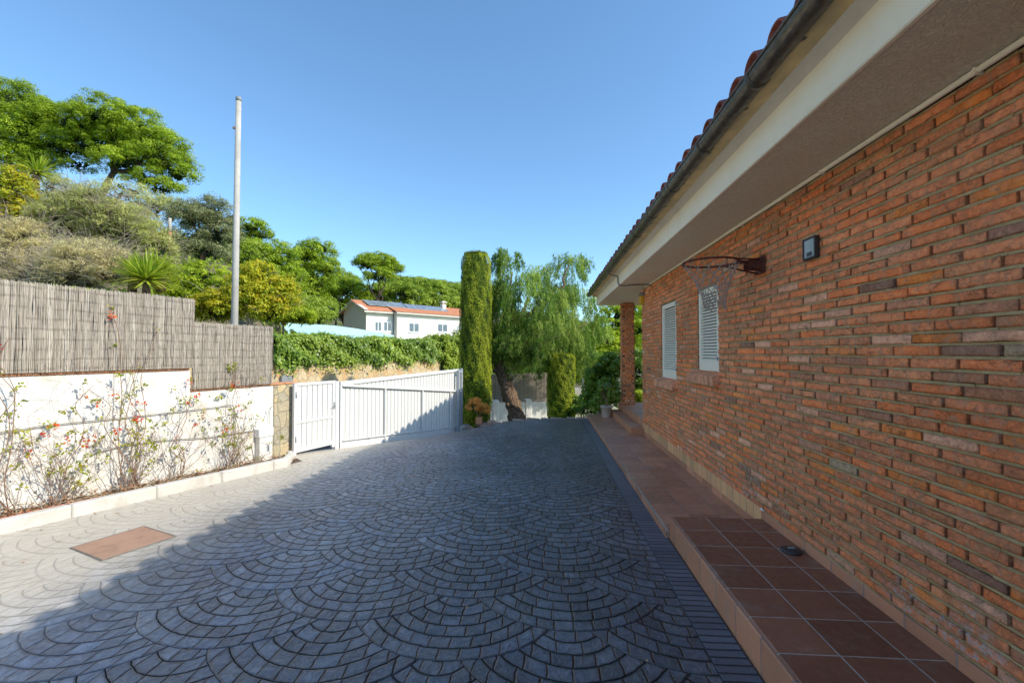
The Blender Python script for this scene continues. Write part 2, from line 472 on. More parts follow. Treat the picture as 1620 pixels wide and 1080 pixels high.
MAT['flag'] = mat_flag('ochre_flagstone', 6.2, [(.56, .41, .20), (.48, .42, .28), (.64, .50, .28), (.40, .36, .27), (.60, .44, .22)], (.42, .37, .28), .05)
MAT['stone_wall'] = mat_flag('golden_rubble_stone', 4.2, [(.66, .44, .20), (.58, .46, .28), (.72, .56, .34), (.60, .36, .16), (.68, .50, .28)], (.62, .50, .34), .035)
MAT['rock'] = simple('pink_sandstone', (.42, .29, .21), (.27, .21, .17), 7, .9, .02, 14)
MAT['soil'] = simple('dry_soil', (.17, .105, .065), (.075, .05, .033), 12, .95, .02, 45)
MAT['asphalt'] = simple('grey_street_asphalt', (.10, .10, .10), (.07, .07, .07), 4, .9, .004, 120)
MAT['terrain'] = simple('dry_hillside_soil', (.19, .15, .09), (.07, .075, .035), .6, .95, .08, 3)
MAT['pale_ground'] = simple('pale_garden_paving', (.42, .37, .28), (.30, .27, .20), 1.5, .9, .01, 20)

def mat_bark(name, a, b, sc=1.):
    n = NT(name, .95, .1); X, Y, Z = n.xyz()
    v = n.comb(X*2.5, Y*2.5, Z*.7)
    h = n.noise(9*sc, 6, .75, vec=v, dist=1.); k = n.vor(7*sc, 'DISTANCE_TO_EDGE', v)
    n.color(n.mix(h.smooth(.35, .68), a, b)); n.bump(h+k*1.2, .05/sc); return n.mat
MAT['bark'] = mat_bark('rough_brown_bark', (.11, .07, .045), (.30, .20, .13))
MAT['bark_pine'] = mat_bark('pine_bark', (.07, .05, .04), (.16, .115, .085), .5)
MAT['twig'] = simple('thin_dry_twig', (.33, .20, .13), (.20, .12, .08), 8, .9)
MAT['twig_pale'] = simple('pale_dry_twig', (.44, .37, .27), (.30, .25, .17), 3, .9)

def mat_leaf(name, stops, trans=.35, rough=.55, glow=1.35, vary=.5, spec=.3):
    n = NT(name, rough, spec)
    t = n.attr('tint')
    c = n.ramp(t, stops)
    c = n.mul(c, n.noise(.55, 3, .6)*vary*1.4+(1.-vary*.7)); n.color(c)
    tr = n.new('ShaderNodeBsdfTranslucent'); n.L(n.mul(c, S(n.t, n.attr('one').k)*0.+glow), tr.inputs[0])
    mx = n.new('ShaderNodeMixShader'); mx.inputs[0].default_value = trans
    n.L(n.bs.outputs[0], mx.inputs[1]); n.L(tr.outputs[0], mx.inputs[2]); n.L(mx.outputs[0], n.out.inputs[0])
    return n.mat
def g3(a, b, c): return [(0., a), (.5, b), (1., c)]
LF = {
 'pine': mat_leaf('pine_needles', g3((.09, .16, .008), (.27, .39, .012), (.46, .56, .04)), .3),
 'pine_far': mat_leaf('far_pine_needles', g3((.08, .15, .015), (.24, .35, .02), (.42, .51, .05)), .25),
 'olive': mat_leaf('grey_green_leaves', g3((.12, .13, .05), (.24, .26, .10), (.36, .38, .19)), .25),
 'yellow': mat_leaf('yellow_green_leaves', g3((.20, .30, .015), (.46, .48, .02), (.72, .47, .03)), .4),
 'shrub': mat_leaf('green_shrub_leaves', g3((.10, .17, .015), (.26, .36, .025), (.44, .50, .06)), .35),
 'dry': mat_leaf('straw_grass', g3((.42, .36, .13), (.66, .57, .26), (.80, .70, .37)), .3),
 'drygreen': mat_leaf('greyish_broom_leaves', g3((.22, .27, .06), (.44, .46, .13), (.64, .60, .24)), .3),
 'yucca': mat_leaf('yucca_blades', g3((.10, .20, .015), (.34, .45, .03), (.66, .64, .08)), .3, .4),
 'ivy': mat_leaf('ivy_leaves', g3((.06, .13, .012), (.20, .32, .03), (.44, .52, .07)), .3, .4, spec=.45),
 'pepper': mat_leaf('weeping_pepper_leaves', g3((.05, .12, .02), (.18, .31, .035), (.50, .60, .12)), .4),
 'cypress': mat_leaf('clipped_cypress_foliage', g3((.09, .15, .008), (.24, .31, .012), (.42, .47, .03)), .2, .8, vary=.6),
 'laurel': mat_leaf('glossy_laurel_leaves', g3((.05, .12, .012), (.14, .26, .02), (.32, .45, .04)), .3, .35, spec=.5),
 'bright': mat_leaf('sunny_foliage', g3((.17, .27, .01), (.38, .50, .02), (.60, .64, .05)), .45),
 'boug': mat_leaf('bougainvillea_leaves', g3((.12, .17, .015), (.32, .36, .03), (.55, .50, .05)), .4),
 'bract': mat_leaf('red_bougainvillea_bracts', g3((.55, .03, .02), (.75, .10, .03), (.80, .26, .06)), .4),
 'orange': mat_leaf('orange_brown_leaves', g3((.40, .26, .05), (.75, .32, .06), (.80, .45, .12)), .35),
 'litter': mat_leaf('dead_leaves', g3((.22, .10, .05), (.42, .20, .09), (.55, .35, .17)), .1),
}
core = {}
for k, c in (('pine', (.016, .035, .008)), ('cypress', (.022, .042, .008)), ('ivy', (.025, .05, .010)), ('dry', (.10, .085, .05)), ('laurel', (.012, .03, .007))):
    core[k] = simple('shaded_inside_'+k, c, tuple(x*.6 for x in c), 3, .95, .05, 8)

# ------------------------------------------------------------------ foliage
def unit(n):
    v = RNG.normal(size=(n, 3)); return v/np.linalg.norm(v, axis=1, keepdims=True)
def norm(v): return v/np.maximum(np.linalg.norm(v, axis=1, keepdims=True), 1e-9)
def leaf_quads(P, Nrm, Dir, ln, wd, fold=.0):
    """a kite shaped leaf at every point P"""
    n = len(P); Dir = norm(Dir-Nrm*np.sum(Dir*Nrm, axis=1, keepdims=True)); Sd = np.cross(Nrm, Dir)
    ln = np.broadcast_to(ln, (n,))[:, None]; wd = np.broadcast_to(wd, (n,))[:, None]
    a = P-Dir*ln*.5; c = P+Dir*ln*.5; b = P+Sd*wd*.5-Dir*ln*.08+Nrm*wd*fold; d = P-Sd*wd*.5-Dir*ln*.08+Nrm*wd*fold
    V = np.stack([a, b, c, d], axis=1).reshape(-1, 3); F = np.arange(4*n).reshape(n, 4); return V, F
def leaves(name, P, Nrm, Dir, ln, wd, tint, mat, parent=None, fold=.12):
    V, F = leaf_quads(P, Nrm, Dir, ln, wd, fold)
    return link(name, np_mesh(name, V, F, {'tint': np.clip(tint, 0, 1)}), mat, parent)
def puffs(blobs, n_puff, pr, flat=.75, low=-.35):
    """puff centres near the surface of a set of ellipsoids"""
    w = np.array([b[1][0]*b[1][2] for b in blobs]); w = w/w.sum(); out = []
    for b, k in zip(blobs, RNG.multinomial(n_puff, w)):
        u = unit(k*3+6); u = u[u[:, 2] > low][:k]; k = len(u)
        rr = RNG.uniform(.55, 1., (k, 1))**.6
        out.append(np.array(b[0])+u*rr*np.array(b[1]))
    C = np.concatenate(out); return C, pr*RNG.uniform(.6, 1.35, len(C))
def puff_leaves(C, Rr, per, ln, wd, up=.3, rnd=.42, flat=.7):
    n = len(C)*per; idx = np.repeat(np.arange(len(C)), per)
    u = unit(n); u[:, 2] = np.abs(u[:, 2])*np.where(RNG.random(n) < .75, 1, -1)
    rad = RNG.uniform(.45, 1.05, n)**.7
    P = C[idx]+u*(rad*Rr[idx])[:, None]*np.array([1, 1, flat])
    N = norm(u+unit(n)*rnd+np.array([0, 0, up])); D = norm(u*.5+unit(n))
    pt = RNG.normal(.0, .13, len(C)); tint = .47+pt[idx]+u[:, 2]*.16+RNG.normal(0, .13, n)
    L = ln*RNG.uniform(.6, 1.3, n); return P, N, D, L, L*(wd/ln), tint
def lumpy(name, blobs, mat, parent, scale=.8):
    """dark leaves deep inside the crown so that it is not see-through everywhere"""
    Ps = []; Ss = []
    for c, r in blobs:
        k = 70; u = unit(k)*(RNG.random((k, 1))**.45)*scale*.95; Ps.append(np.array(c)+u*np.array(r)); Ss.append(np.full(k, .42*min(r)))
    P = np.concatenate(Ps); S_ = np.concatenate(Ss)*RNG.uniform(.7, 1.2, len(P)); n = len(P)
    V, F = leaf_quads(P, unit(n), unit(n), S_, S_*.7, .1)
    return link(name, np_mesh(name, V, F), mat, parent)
def pxblobs(D, L, deep=.8, jitter=.0):
    """blob list given as measured (x, y, rx, ry[, dD]) -> ellipsoids in metres"""
    out = []
    for b in L:
        x, y, rx, ry = b[:4]; d = D+(b[4] if len(b) > 4 else random.uniform(-jitter, jitter))
        c = at(x, y, d); s = d/720; out.append(((c.x, c.y, c.z), (rx*s, max(rx, ry)*s*deep, ry*s)))
    return out
def branch_pts(p0, p1, n=5, w=.12):
    p0 = Vector(p0); p1 = Vector(p1); L = (p1-p0).length
    return [p0.lerp(p1, i/n)+Vector((random.uniform(-w, w), random.uniform(-w, w), random.uniform(-w, w)*.5))*L*(0 if i in (0, n) else 1) for i in range(n+1)]
def tree(name, blobs, base, label, cat, leaf, per=90, n_puff=90, pr=.6, ln=.2, wd=.07, trunk_r=.18, group=None, corem='pine', cs=.55, limbs=6, up=.35, barkm='bark_pine', low=-.35, flat=.7):
    root = empty(name, base, label, cat, group)
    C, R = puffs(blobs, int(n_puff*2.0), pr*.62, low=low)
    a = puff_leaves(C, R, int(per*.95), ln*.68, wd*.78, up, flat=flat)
    leaves('crown', *a, LF[leaf], root)
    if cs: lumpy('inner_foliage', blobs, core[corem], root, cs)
    mb = MB(); big = max(blobs, key=lambda b: b[1][0]*b[1][2]); top = Vector(big[0])
    fork = Vector(base).lerp(top, .62)
    mb.tube(branch_pts(base, fork, 4, .05), [trunk_r*(1-.13*i) for i in range(5)], 8)
    for i in range(limbs):
        b = blobs[i % len(blobs)]; t = Vector(b[0])+Vector([random.uniform(-.75, .75)*b[1][0], random.uniform(-.5, .5)*b[1][1], random.uniform(-.1, .6)*b[1][2]])
        mb.tube(branch_pts(fork if i % 2 else Vector(base).lerp(fork, .85), t, 4, .08), [trunk_r*.5, trunk_r*.42, trunk_r*.3, trunk_r*.2, trunk_r*.08], 6)
    mb.build('trunk', MAT[barkm], root)
    return root

# ------------------------------------------------------------------ setting: levels
WA = Vector((-5.37, 4.12, 0)); WD = Vector((.3192, .9477, 0)); WN = Vector((.9477, -.3192, 0))   # street wall line, its direction, normal towards the drive
def wl(t, off=0., z=0.):   # point along the wall line
    p = WA+WD*t+WN*off; return Vector((p.x, p.y, z))
def sdist(x, y): return -((x-WA.x)*WN.x+(y-WA.y)*WN.y)
PG0 = at(465.5, 660, 7.6); PG1 = at(531, 660, 8.4); SG0 = at(537.6, 650, 8.5); SG1 = at(724.8, 650, 12.63)
K0 = at(0, 843, 4.08); K1 = at(455, 737, 6.8)
def dropL(Y):
    return float(np.interp(Y, [-20, 3.8, 6.5, 7.4, 8.3, 12.6, 16], [0, 0, .075, .095, .17, .61, .9]))
def XL(Y):
    return float(np.interp(Y, [K0.y-8, K0.y, K1.y, PG0.y, SG0.y, SG1.y, 15], [K0.x-8*(K1.x-K0.x)/(K1.y-K0.y), K0.x, K1.x, PG0.x+.02, SG0.x, SG1.x, SG1.x+.8]))
def drive_z(X, Y):
    t = max(0., (1.-X)/(1.-XL(Y))); return -dropL(Y)*min(t, 1.3)**1.55

# driveway sheet
def grid_mesh(name, fx, us, vs, zf, mat, kind='structure'):
    V = []; F = []; nu = len(us)
    for v in vs:
        for u in us:
            x, y = fx(u, v); V.append((x, y, zf(x, y)))
    for j in range(len(vs)-1):
        for i in range(nu-1): F.append((j*nu+i, j*nu+i+1, (j+1)*nu+i+1, (j+1)*nu+i))
    me = bpy.data.meshes.new(name); me.from_pydata(V, [], F); me.polygons.foreach_set('use_smooth', [True]*len(F)); me.update()
    o = link(name, me, mat); o['kind'] = kind; return o
def far_edge(X):   # where the paving stops, bulging away from the camera
    return float(np.interp(X, [-2.7, -2.3, -1.9, -1.4, -.9, 0, .86, 1.06], [12.75, 12.55, 12.25, 12.15, 12.05, 11.6, 11.22, 11.2]))
def fdrive(u, v):
    y = -7+v*(18.2); x = XL(y)-.25+(0.868-XL(y)+.25)*u
    if v > .8:
        k = (v-.8)/.2; y0 = -7+.8*18.2; x = XL(y)-.25+(.868-XL(y)+.25)*u; ye = far_edge(x); y = y0+(ye-y0)*k
        x = XL(y)-.25+(.868-XL(y)+.25)*u
    return x, y
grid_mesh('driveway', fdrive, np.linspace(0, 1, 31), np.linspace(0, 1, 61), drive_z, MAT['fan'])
grid_mesh('driveway_border', lambda u, v: (.868+.20*u, -7+18.2*v), np.linspace(0, 1, 3), np.linspace(0, 1, 40), lambda x, y: -.001, MAT['band'])

# terrain
def terr(x, y):
    s = sdist(x, y)
    f = float(np.interp(y, [0, 20, 80, 200], [1, 1, .52, .3]))
    q = max(0., min(1., ((-x/max(y, 4.))-.50)/.20)); q = q*q*(3-2*q)      # the slope opens into a flat shoulder where the neighbour house stands
    k = max(0., min(1., (y-9)/9)); f *= 1-k*(1-q)
    hill = max(0., s-6.3)
    h = .40*min(hill, 30)+.16*max(0, hill-30) if hill > 0 else 0
    h = h*f
    base = -1.05 if s < 6.3 else 1.25
    if s < 6.3 and y > 13: base = -1.05-.004*(y-13)
    z = base+h+(.25*math.sin(x*.31+1.3)*math.sin(y*.27)+.12*math.sin(x*.9)*math.sin(y*.8))*(1 if s > 8 else .15)
    if s > 6.3: z = max(z, 1.0)
    if y > 60 and s > 5: z = max(z, 1.2+.24*min(y-60, 50)*max(0., min(1., (s-12)/20)))
    return z
us = np.concatenate([np.linspace(-420, -60, 13)[:-1], np.linspace(-60, 20, 81), np.linspace(20, 420, 16)[1:]])
vs = np.concatenate([np.linspace(-60, -10, 6)[:-1], np.linspace(-10, 90, 101), np.linspace(90, 900, 20)[1:]])
grid_mesh('ground', lambda u, v: (u, v), us, vs, lambda x, y: terr(x, y) if y < 250 else max(-3, terr(x, y)*.5), MAT['terrain'])
def street_z(t): return -.12-.075*max(0, t-2)
grid_mesh('street', lambda u, v: tuple(wl(-14+50*v, -.22-4.55*u)[:2]), [0, .5, 1], np.linspace(0, 1, 30),
          lambda x, y: street_z((x-WA.x)*WD.x+(y-WA.y)*WD.y)-.05, MAT['asphalt'])
# garden ground beyond the drive
grid_mesh('garden_ground', lambda u, v: (-1.9+14*u+ (v*2), 11.3+v*22), np.linspace(0, 1, 16), np.linspace(0, 1, 20),
          lambda x, y: -.93+.03*math.sin(x*2)*math.sin(y*1.7), MAT['pale_ground'])
# retaining face of the drive at its far edge
mb = MB(); xs = [ -2.35+.12*i for i in range(30)]
for i in range(len(xs)-1):
    a, b = xs[i], xs[i+1]
    za, zb = drive_z(a, far_edge(a)), drive_z(b, far_edge(b))
    mb.add([(a, far_edge(a)-.01, za-.01), (b, far_edge(b)-.01, zb-.01), (b, far_edge(b)+.03, -1.1), (a, far_edge(a)+.03, -1.1)], [(0, 1, 2, 3)])
o = mb.build('driveway_bank', MAT['soil']); o['kind'] = 'structure'

# ------------------------------------------------------------------ tiled walkway along the house
W = 1.87
mb = MB()
mb.cbox((1.06, 4.105, -.3), (W-.001-1.06, 0, 0), (0, 7.545, 0), (0, 0, .365), .012)
o = mb.build('tiled_walkway', [MAT['tile_low']]); o['kind'] = 'structure'
mb = MB(); mb.cbox((1.052, 4.11, -.3), (.014, 0, 0), (0, 7.53, 0), (0, 0, .355), .004)
o = mb.build('walkway_edge', MAT['tile_riser']); o['kind'] = 'structure'
mb = MB(); mb.cbox((1.10, -7, .0), (W-.002-1.10, 0, 0), (0, 11.10, 0), (0, 0, .19), .01)
o = mb.build('raised_walkway', MAT['tile_up']); o['kind'] = 'structure'
mb = MB(); mb.cbox((1.083, -7, -.05), (.022, 0, 0), (0, 11.10, 0), (0, 0, .232), .006); mb.cbox((1.09, 4.092, .0), (W-1.10, 0, 0), (0, .009, 0), (0, 0, .184), .002)
o = mb.build('raised_walkway_edge', MAT['tile_riser']); o['kind'] = 'structure'

# ------------------------------------------------------------------ brick house
house = empty('brick_house', (W+3, 3, 0), 'single storey red brick house with white louvred shutters and deep cream eaves', 'house')
BP = [((.94, .24, .075), 26), ((.90, .28, .11), 30), ((.84, .26, .105), 24), ((.76, .27, .11), 14), ((.96, .27, .06), 9), ((.62, .24, .12), 9), ((.34, .16, .10), 2.), ((.86, .40, .23), 6), ((.60, .42, .24), .6)]
bpc = np.array([b[0] for b in BP]); bpw = np.array([b[1] for b in BP], float); bpw /= bpw.sum()
BV = []; BF = []; BC = []; bcount = 0; BED = MB()
US = np.array([-1, -.992, -.93, -.6, -.2, .2, .6, .93, .992, 1]); VS = np.array([-1, -.95, -.6, 0, .6, .95, 1])
def brick_face(o, u, n, L, z0, z1, holes=(), course=.0605, bl=.29, depth=.009, bright=1.):
    """rows of bricks on a vertical face: origin o, direction u, outward normal n"""
    global bcount, BV, BF, BC
    o = np.array(o, float); u = np.array(u, float); n = np.array(n, float); up = np.array([0, 0, 1.])
    nr = int((z1-z0)/course)
    for r in range(nr+1):
        zc = z0+r*course; segs = [(0, L)]
        for (h0, h1, g0, g1) in holes:
            if g0 < zc < g1: segs = [q for (a, b) in segs for q in (((a, min(b, h0)), (max(a, h1), b)) if (b > h0 and a < h1) else ((a, b),)) if q[1]-q[0] > .01]
        for (a, b) in segs:
            t_ = a
            while t_ < b-.001:
                e_ = min(t_+random.uniform(.10, .22), b); q = o+u*t_+up*(zc-.0070+random.uniform(-.0012, .0012))-n*.04; BED.obox(q, u*(e_-t_), n*(.0405+random.uniform(-.003, .006)), up*.0140); t_ = e_
    for r in range(nr):
        zc = z0+(r+.5)*course; t = -random.random()*.03-(bl*.5 if r % 2 else 0)+random.uniform(-.03, .03)
        while t < L:
            b = bl*random.uniform(.955, 1.03); a0 = max(t, 0)+.004; a1 = min(t+b, L)-.007; t += b
            if a1-a0 < .05: continue
            segs = [(a0, a1)]
            for (h0, h1, g0, g1) in holes:
                if g0 < zc < g1:
                    ns = []
                    for (p, q) in segs:
                        if q <= h0 or p >= h1: ns.append((p, q)); continue
                        if p < h0-.02: ns.append((p, h0))
                        if q > h1+.02: ns.append((h1, q))
                    segs = ns
            col = bpc[RNG.choice(len(bpc), p=bpw)]*random.uniform(.8, 1.2)*bright
            patch = .5+.5*math.sin(o[1]+u[1]*t*.9+zc*2.3)
            col = col*(.86+.26*patch)
            for (p, q) in segs:
                cx = (p+q)/2; hl = (q-p)/2; hh = (course-.0100)/2*random.uniform(.90, 1.03)
                g = np.zeros((len(US), len(VS), 3)); bulge = random.uniform(-.002, .003); tl = random.uniform(-.004, .004); wv = random.uniform(-.0013, .0013)
                jig = RNG.normal(0, .0008, (len(US), len(VS)))
                for i, a in enumerate(US):
                    for j, c in enumerate(VS):
                        e = max(abs(a), abs(c)); out = depth+bulge+tl*a+jig[i, j]
                        if abs(a) > .95 or abs(c) > .9: out -= .003+abs(jig[i, j])*1.5
                        if i in (0, len(US)-1) or j in (0, len(VS)-1): out = -.034
                        aa = a; cc = c
                        if abs(a) > .98 and abs(c) > .9: aa = a*.992; cc = c*.94
                        k = jig[i, j]
                        g[i, j] = o+u*(cx+aa*hl+k*1.6)+up*(zc+cc*hh+k*2.4+wv*a)+n*out
                base = bcount*len(US)*len(VS); BV.append(g.reshape(-1, 3)); m = len(VS)
                f = [(base+i*m+j, base+(i+1)*m+j, base+(i+1)*m+j+1, base+i*m+j+1) for i in range(len(US)-1) for j in range(m-1)]
                BF.append(f); bcount += 1
                for i in range(len(US)-1):
                    for j in range(m-1):
                        k = .42 if i in (0, len(US)-2) else (.45 if j in (0, m-2) else (.86 if (i in (1, len(US)-3) or j in (1, m-3)) else 1.))  # side and rim faces darkened, joint shadow put into the brick colour
                        BC.append(col*k)
def flush_bricks(name, parent, flip=False):
    global BV, BF, BC, bcount
    F = np.array([q for f in BF for q in f])
    if flip: F = F[:, ::-1]
    me = np_mesh(name, np.concatenate(BV), F, {'bcol': np.array(BC)}, smooth=False)
    BV = []; BF = []; BC = []; bcount = 0
    return link(name, me, MAT['brick'], parent)
Y0 = -4.0; YE = 8.9; ZB = .265; ZT = 2.84
S1 = (5.05, 5.70, 1.40, 2.36); S2 = (6.62, 7.44, 1.22, 2.36)
# window opening positions are measured along the wall from Y0
brick_face((W, YE, 0), (0, -1, 0), (-1, 0, 0), YE-Y0, ZB, ZT, holes=[(YE-S[1], YE-S[0], S[2], S[3]) for S in (S1, S2)])
brick_face((W+8, YE, 0), (-1, 0, 0), (0, 1, 0), 8, .33, ZT)
wallo = flush_bricks('wall', house)
mb = MB()   # mortar bed: the wall body with its two openings
def wallbody(mb):
    ys = [Y0, S1[0], S1[1], S2[0], S2[1], YE-.002]
    def pane(y0, y1, z0, z1): mb.box((W+.032, y0, z0), (W+.28, y1, z1))
    pane(Y0, S1[0], -1., ZT+.02); pane(S1[1], S2[0], -1., ZT+.02); pane(S2[1], YE-.002, -1., ZT+.02)
    for S_ in (S1, S2): pane(S_[0], S_[1], -1., S_[2]); pane(S_[0], S_[1], S_[3], ZT+.02)
    mb.box((W+.28, YE-.28, -1.), (W+8, YE-.032, ZT+.02)); mb.box((W+7.7, Y0, -1), (W+8, YE-.28, ZT+.02)); mb.box((W+.28, Y0, -1), (W+7.7, Y0+.28, ZT+.02))
wallbody(mb); mb.build('mortar_core', MAT['mortar_dark'], house)
BED.build('mortar_bed', MAT['mortar'], house); BED = MB()
mb = MB(); mb.box((W+.002, Y0, -1.), (W+.03, YE-.001, ZB-.005)); mb.build('plinth', MAT['mortar'], house)
# skirting and dado
mb = MB(); mb.cbox((W-.014, Y0, .188), (.016, 0, 0), (0, 4.10-Y0, 0), (0, 0, .072), .004); mb.build('skirting', MAT['tile_skirt'], house)
mb = MB(); mb.cbox((W-.016, 4.11, .06), (.018, 0, 0), (0, 8.86-4.11, 0), (0, 0, .075), .004); mb.build('skirting', MAT['tile_skirt'], house)
mb = MB(); mb.cbox((W-.010, 4.115, .135), (.012, 0, 0), (0, 8.86-4.115, 0), (0, 0, .14), .003); mb.build('dado', MAT['tile_dado'], house)
mb = MB(); mb.cbox((W-.013, 4.075, .26), (.015, 0, 0), (0, .045, 0), (0, 0, .02), .003); mb.build('skirting_end', MAT['white_wall'], house)

# shutters
for S_ in (S1, S2):
    y0, y1, z0, z1 = S_; y0 += .006; y1 -= .006; fx = W+.004; t = .035; fr = .065; bot = .12
    sh = MB()
    sh.cbox((fx, y0, z0), (t, 0, 0), (0, fr, 0), (0, 0, z1-z0), .003); sh.cbox((fx, y1-fr, z0), (t, 0, 0), (0, fr, 0), (0, 0, z1-z0), .003)
    sh.cbox((fx+.001, y0+fr, z0), (t-.002, 0, 0), (0, y1-y0-2*fr, 0), (0, 0, bot), .002); sh.cbox((fx+.001, y0+fr, z1-fr), (t-.002, 0, 0), (0, y1-y0-2*fr, 0), (0, 0, fr), .002)
    so = sh.build('shutter', MAT['shutter'], house)
    sl = MB(); zz = z0+bot+.004; 
    while zz < z1-fr-.012:
        sl.obox((fx+.004, y0+fr-.002, zz), (.018, 0, .022), (0, y1-y0-2*fr+.004, 0), (.004, 0, -.004)); zz += .035
    sl.build('slats', MAT['shutter'], so)
    bk = MB(); bk.box((fx+.04, y0, z0), (fx+.05, y1, z1)); bk.build('backing', MAT['dark'], so)  # dark sheet standing in for the shade between the slats
    for hz in (z0+.14, z1-.05):
        h = MB(); h.cbox((fx-.012, y0-.035, hz), (.012, 0, 0), (0, .075, 0), (0, 0, .022), .003); h.tube([(fx-.018, y0, hz-.012), (fx-.018, y0, hz+.034)], .006, 8); h.build('hinge', MAT['grey_metal'], so)
    # soldier course sill, sloping outwards
    ss = []
    yy = y0-.05
    VV = []; 
    sb = MB()
    while yy < y1+.20:
        k = random.uniform(-.003, .003)
        sb.cbox((W-.085+k, yy, z0-.145), (.095, 0, .035), (0, .036, 0), (-.004, 0, .105), .004); yy += .0415
    m = sb.build('window_sill', MAT['brick'], house)
    a = m.data.attributes.new('bcol', 'FLOAT_COLOR', 'FACE'); nb = len(m.data.polygons)
    cc = np.ones((nb, 4), np.float32); cc[:, :3] = np.repeat(RNG.uniform(.8, 1.15, (nb//26+1, 1)), 26, axis=0)[:nb]*np.array([.80, .36, .20]); a.data.foreach_set('color', cc.ravel())
    sm = MB(); sm.obox((W-.072, y0-.045, z0-.138), (.09, 0, .033), (0, y1-y0+.235, 0), (-.003, 0, .092)); sm.build('sill_mortar', MAT['mortar'], m)

# eaves: soffit, fascia, cornice, tile underside
YR = 12.0; YS = -4.3
XO = 1.36; ZF = 3.06
mb = MB(); mb.cbox((XO+.004, YS, ZT+.004), (W+.3-XO, 0, 0), (0, YR-YS-.004, 0), (0, 0, .19), .004); mb.box((W+.3, 8.9, ZT+.01), (W+8, YR-.01, ZT+.17)); mb.build('soffit', MAT['soffit'], house)
mb = MB(); mb.cbox((XO-.012, YS, ZT), (.03, 0, 0), (0, YR-YS, 0), (0, 0, ZF-ZT), .006); mb.cbox((XO+.02, YR-.004, ZT), (7, 0, 0), (0, .02, 0), (0, 0, ZF-ZT), .006); mb.build('fascia', MAT['fascia'], house)
mb = MB()
pr = [(XO-.012, ZF-.02), (XO-.030, ZF+.012), (XO-.052, ZF+.045), (XO-.052, ZF+.10), (XO+.1, ZF+.12), (XO+.1, ZF-.02)]
for i in range(len(pr)):
    (a, b), (c, d) = pr[i], pr[(i+1) % len(pr)]
    mb.add([(a, YS, b), (a, YR, b), (c, YR, d), (c, YS, d)], [(0, 1, 2, 3)])
mb.add([(a, YR, b) for a, b in pr], [tuple(range(len(pr)))]); mb.build('cornice', MAT['grey_band'], house)
mb = MB(); sl = math.tan(math.radians(17))
mb.add([(XO-.045, YS, ZF+.044), (XO-.045, YR+.01, ZF+.044), (XO-.205, YR+.01, ZF+.038), (XO-.205, YS, ZF+.038)], [(0, 1, 2, 3)]); mb.build('tile_underside', MAT['underside'], house)
# roof: barrel tiles
roofo = None
def roof_tiles():
    V = []; F = []; na = 9; cosl = math.cos(math.radians(17)); L = .42; step = .34; ncol = int((YR-YS+.02)/.24); nrow = 14
    def shell(y, x0, row, cover):
        nonlocal V, F
        rr0, rr1 = (.088, .074) if cover else (.074, .088); rise = .075 if cover else .0
        pts = []
        for e, (s_, rr) in enumerate(((0, rr0), (1, rr1))):
            for th_ in (0, -.013):
                for k in range(na):
                    an = PI*k/(na-1); a_ = (rr+th_)
                    yy = y+a_*math.cos(an); zz = (a_*math.sin(an)*.85 if cover else -a_*math.sin(an)*.22)-.098
                    xx = x0+s_*L*cosl; z = ZF+.105+rise+(xx-(XO-.26))*sl+zz+(.022 if s_ == 0 else 0)
                    pts.append((xx, yy, z))
        b = len(V); V += pts; o0, i0, o1, i1 = 0, na, 2*na, 3*na
        for k in range(na-1):
            F.append((b+o0+k, b+o0+k+1, b+o1+k+1, b+o1+k)); F.append((b+i0+k+1, b+i0+k, b+i1+k, b+i1+k+1)); F.append((b+o0+k+1, b+o0+k, b+i0+k, b+i0+k+1))
    for c in range(ncol):
        y = YS+.12+c*.24
        for r in range(nrow):
            j = random.uniform(-.012, .012)
            shell(y+random.uniform(-.006, .006), XO-.225+r*step*cosl+j, r, True); shell(y+.12, XO-.215+r*step*cosl+j, r, False)
    me = np_mesh('roof', V, F, smooth=True); return me
ro = link('roof', roof_tiles(), MAT['roof_tile'], house)
xr = W+3.6
mb = MB()
mb.add([(XO-.15, YS, ZF+.08), (XO-.15, YR, ZF+.08), (xr, YR, ZF+.08+sl*(xr-XO+.15)), (xr, YS, ZF+.10+sl*(xr-XO+.15))], [(0, 3, 2, 1)])
mb.add([(W+8.5, YS, ZF+.10), (W+8.5, YR, ZF+.10), (xr+.0, YR, ZF+.10+sl*(xr-XO+.15)), (xr, YS, ZF+.10+sl*(xr-XO+.15))], [(0, 1, 2, 3)])
for yy in (YR-.03, YS+.03): mb.add([(XO-.1, yy, ZF+.0), (W+8.4, yy, ZF+.0), (W+8.4, yy, ZF+.10), (xr, yy, ZF+.09+sl*(xr-XO+.15)), (XO-.1, yy, ZF+.09)], [(0, 1, 2, 3, 4)])
mb.build('roof_deck', MAT['far_roof'], house)
# gutter: half round with beads, joints and brackets
GX, GZ, GR = 1.165, 3.135, .062
def gutter():
    mb = MB(); n = 12
    for (r, dx) in ((GR, 0), (GR-.004, 0)):
        V = []; F = []; ys = np.linspace(YS, YR+.10, 60)
        for y in ys:
            for k in range(n+1):
                an = PI+PI*k/n; V.append((GX+r*math.cos(an), y, GZ+r*math.sin(an)*1.05+.002*math.sin(y*9)))
        for i in range(len(ys)-1):
            for k in range(n): F.append((i*(n+1)+k, (i+1)*(n+1)+k, (i+1)*(n+1)+k+1, i*(n+1)+k+1))
        mb.add(V, F, True)
    mb.tube([(GX-GR, YS, GZ), (GX-GR, YR+.1, GZ)], .009, 8); mb.tube([(GX+GR, YS, GZ+.01), (GX+GR, YR+.1, GZ+.01)], .005, 6)
    for y in (YR+.1,): mb.add([(GX+GR*math.cos(PI+PI*k/n), y, GZ+GR*math.sin(PI+PI*k/n)) for k in range(n+1)], [tuple(range(n+1))])
    return mb
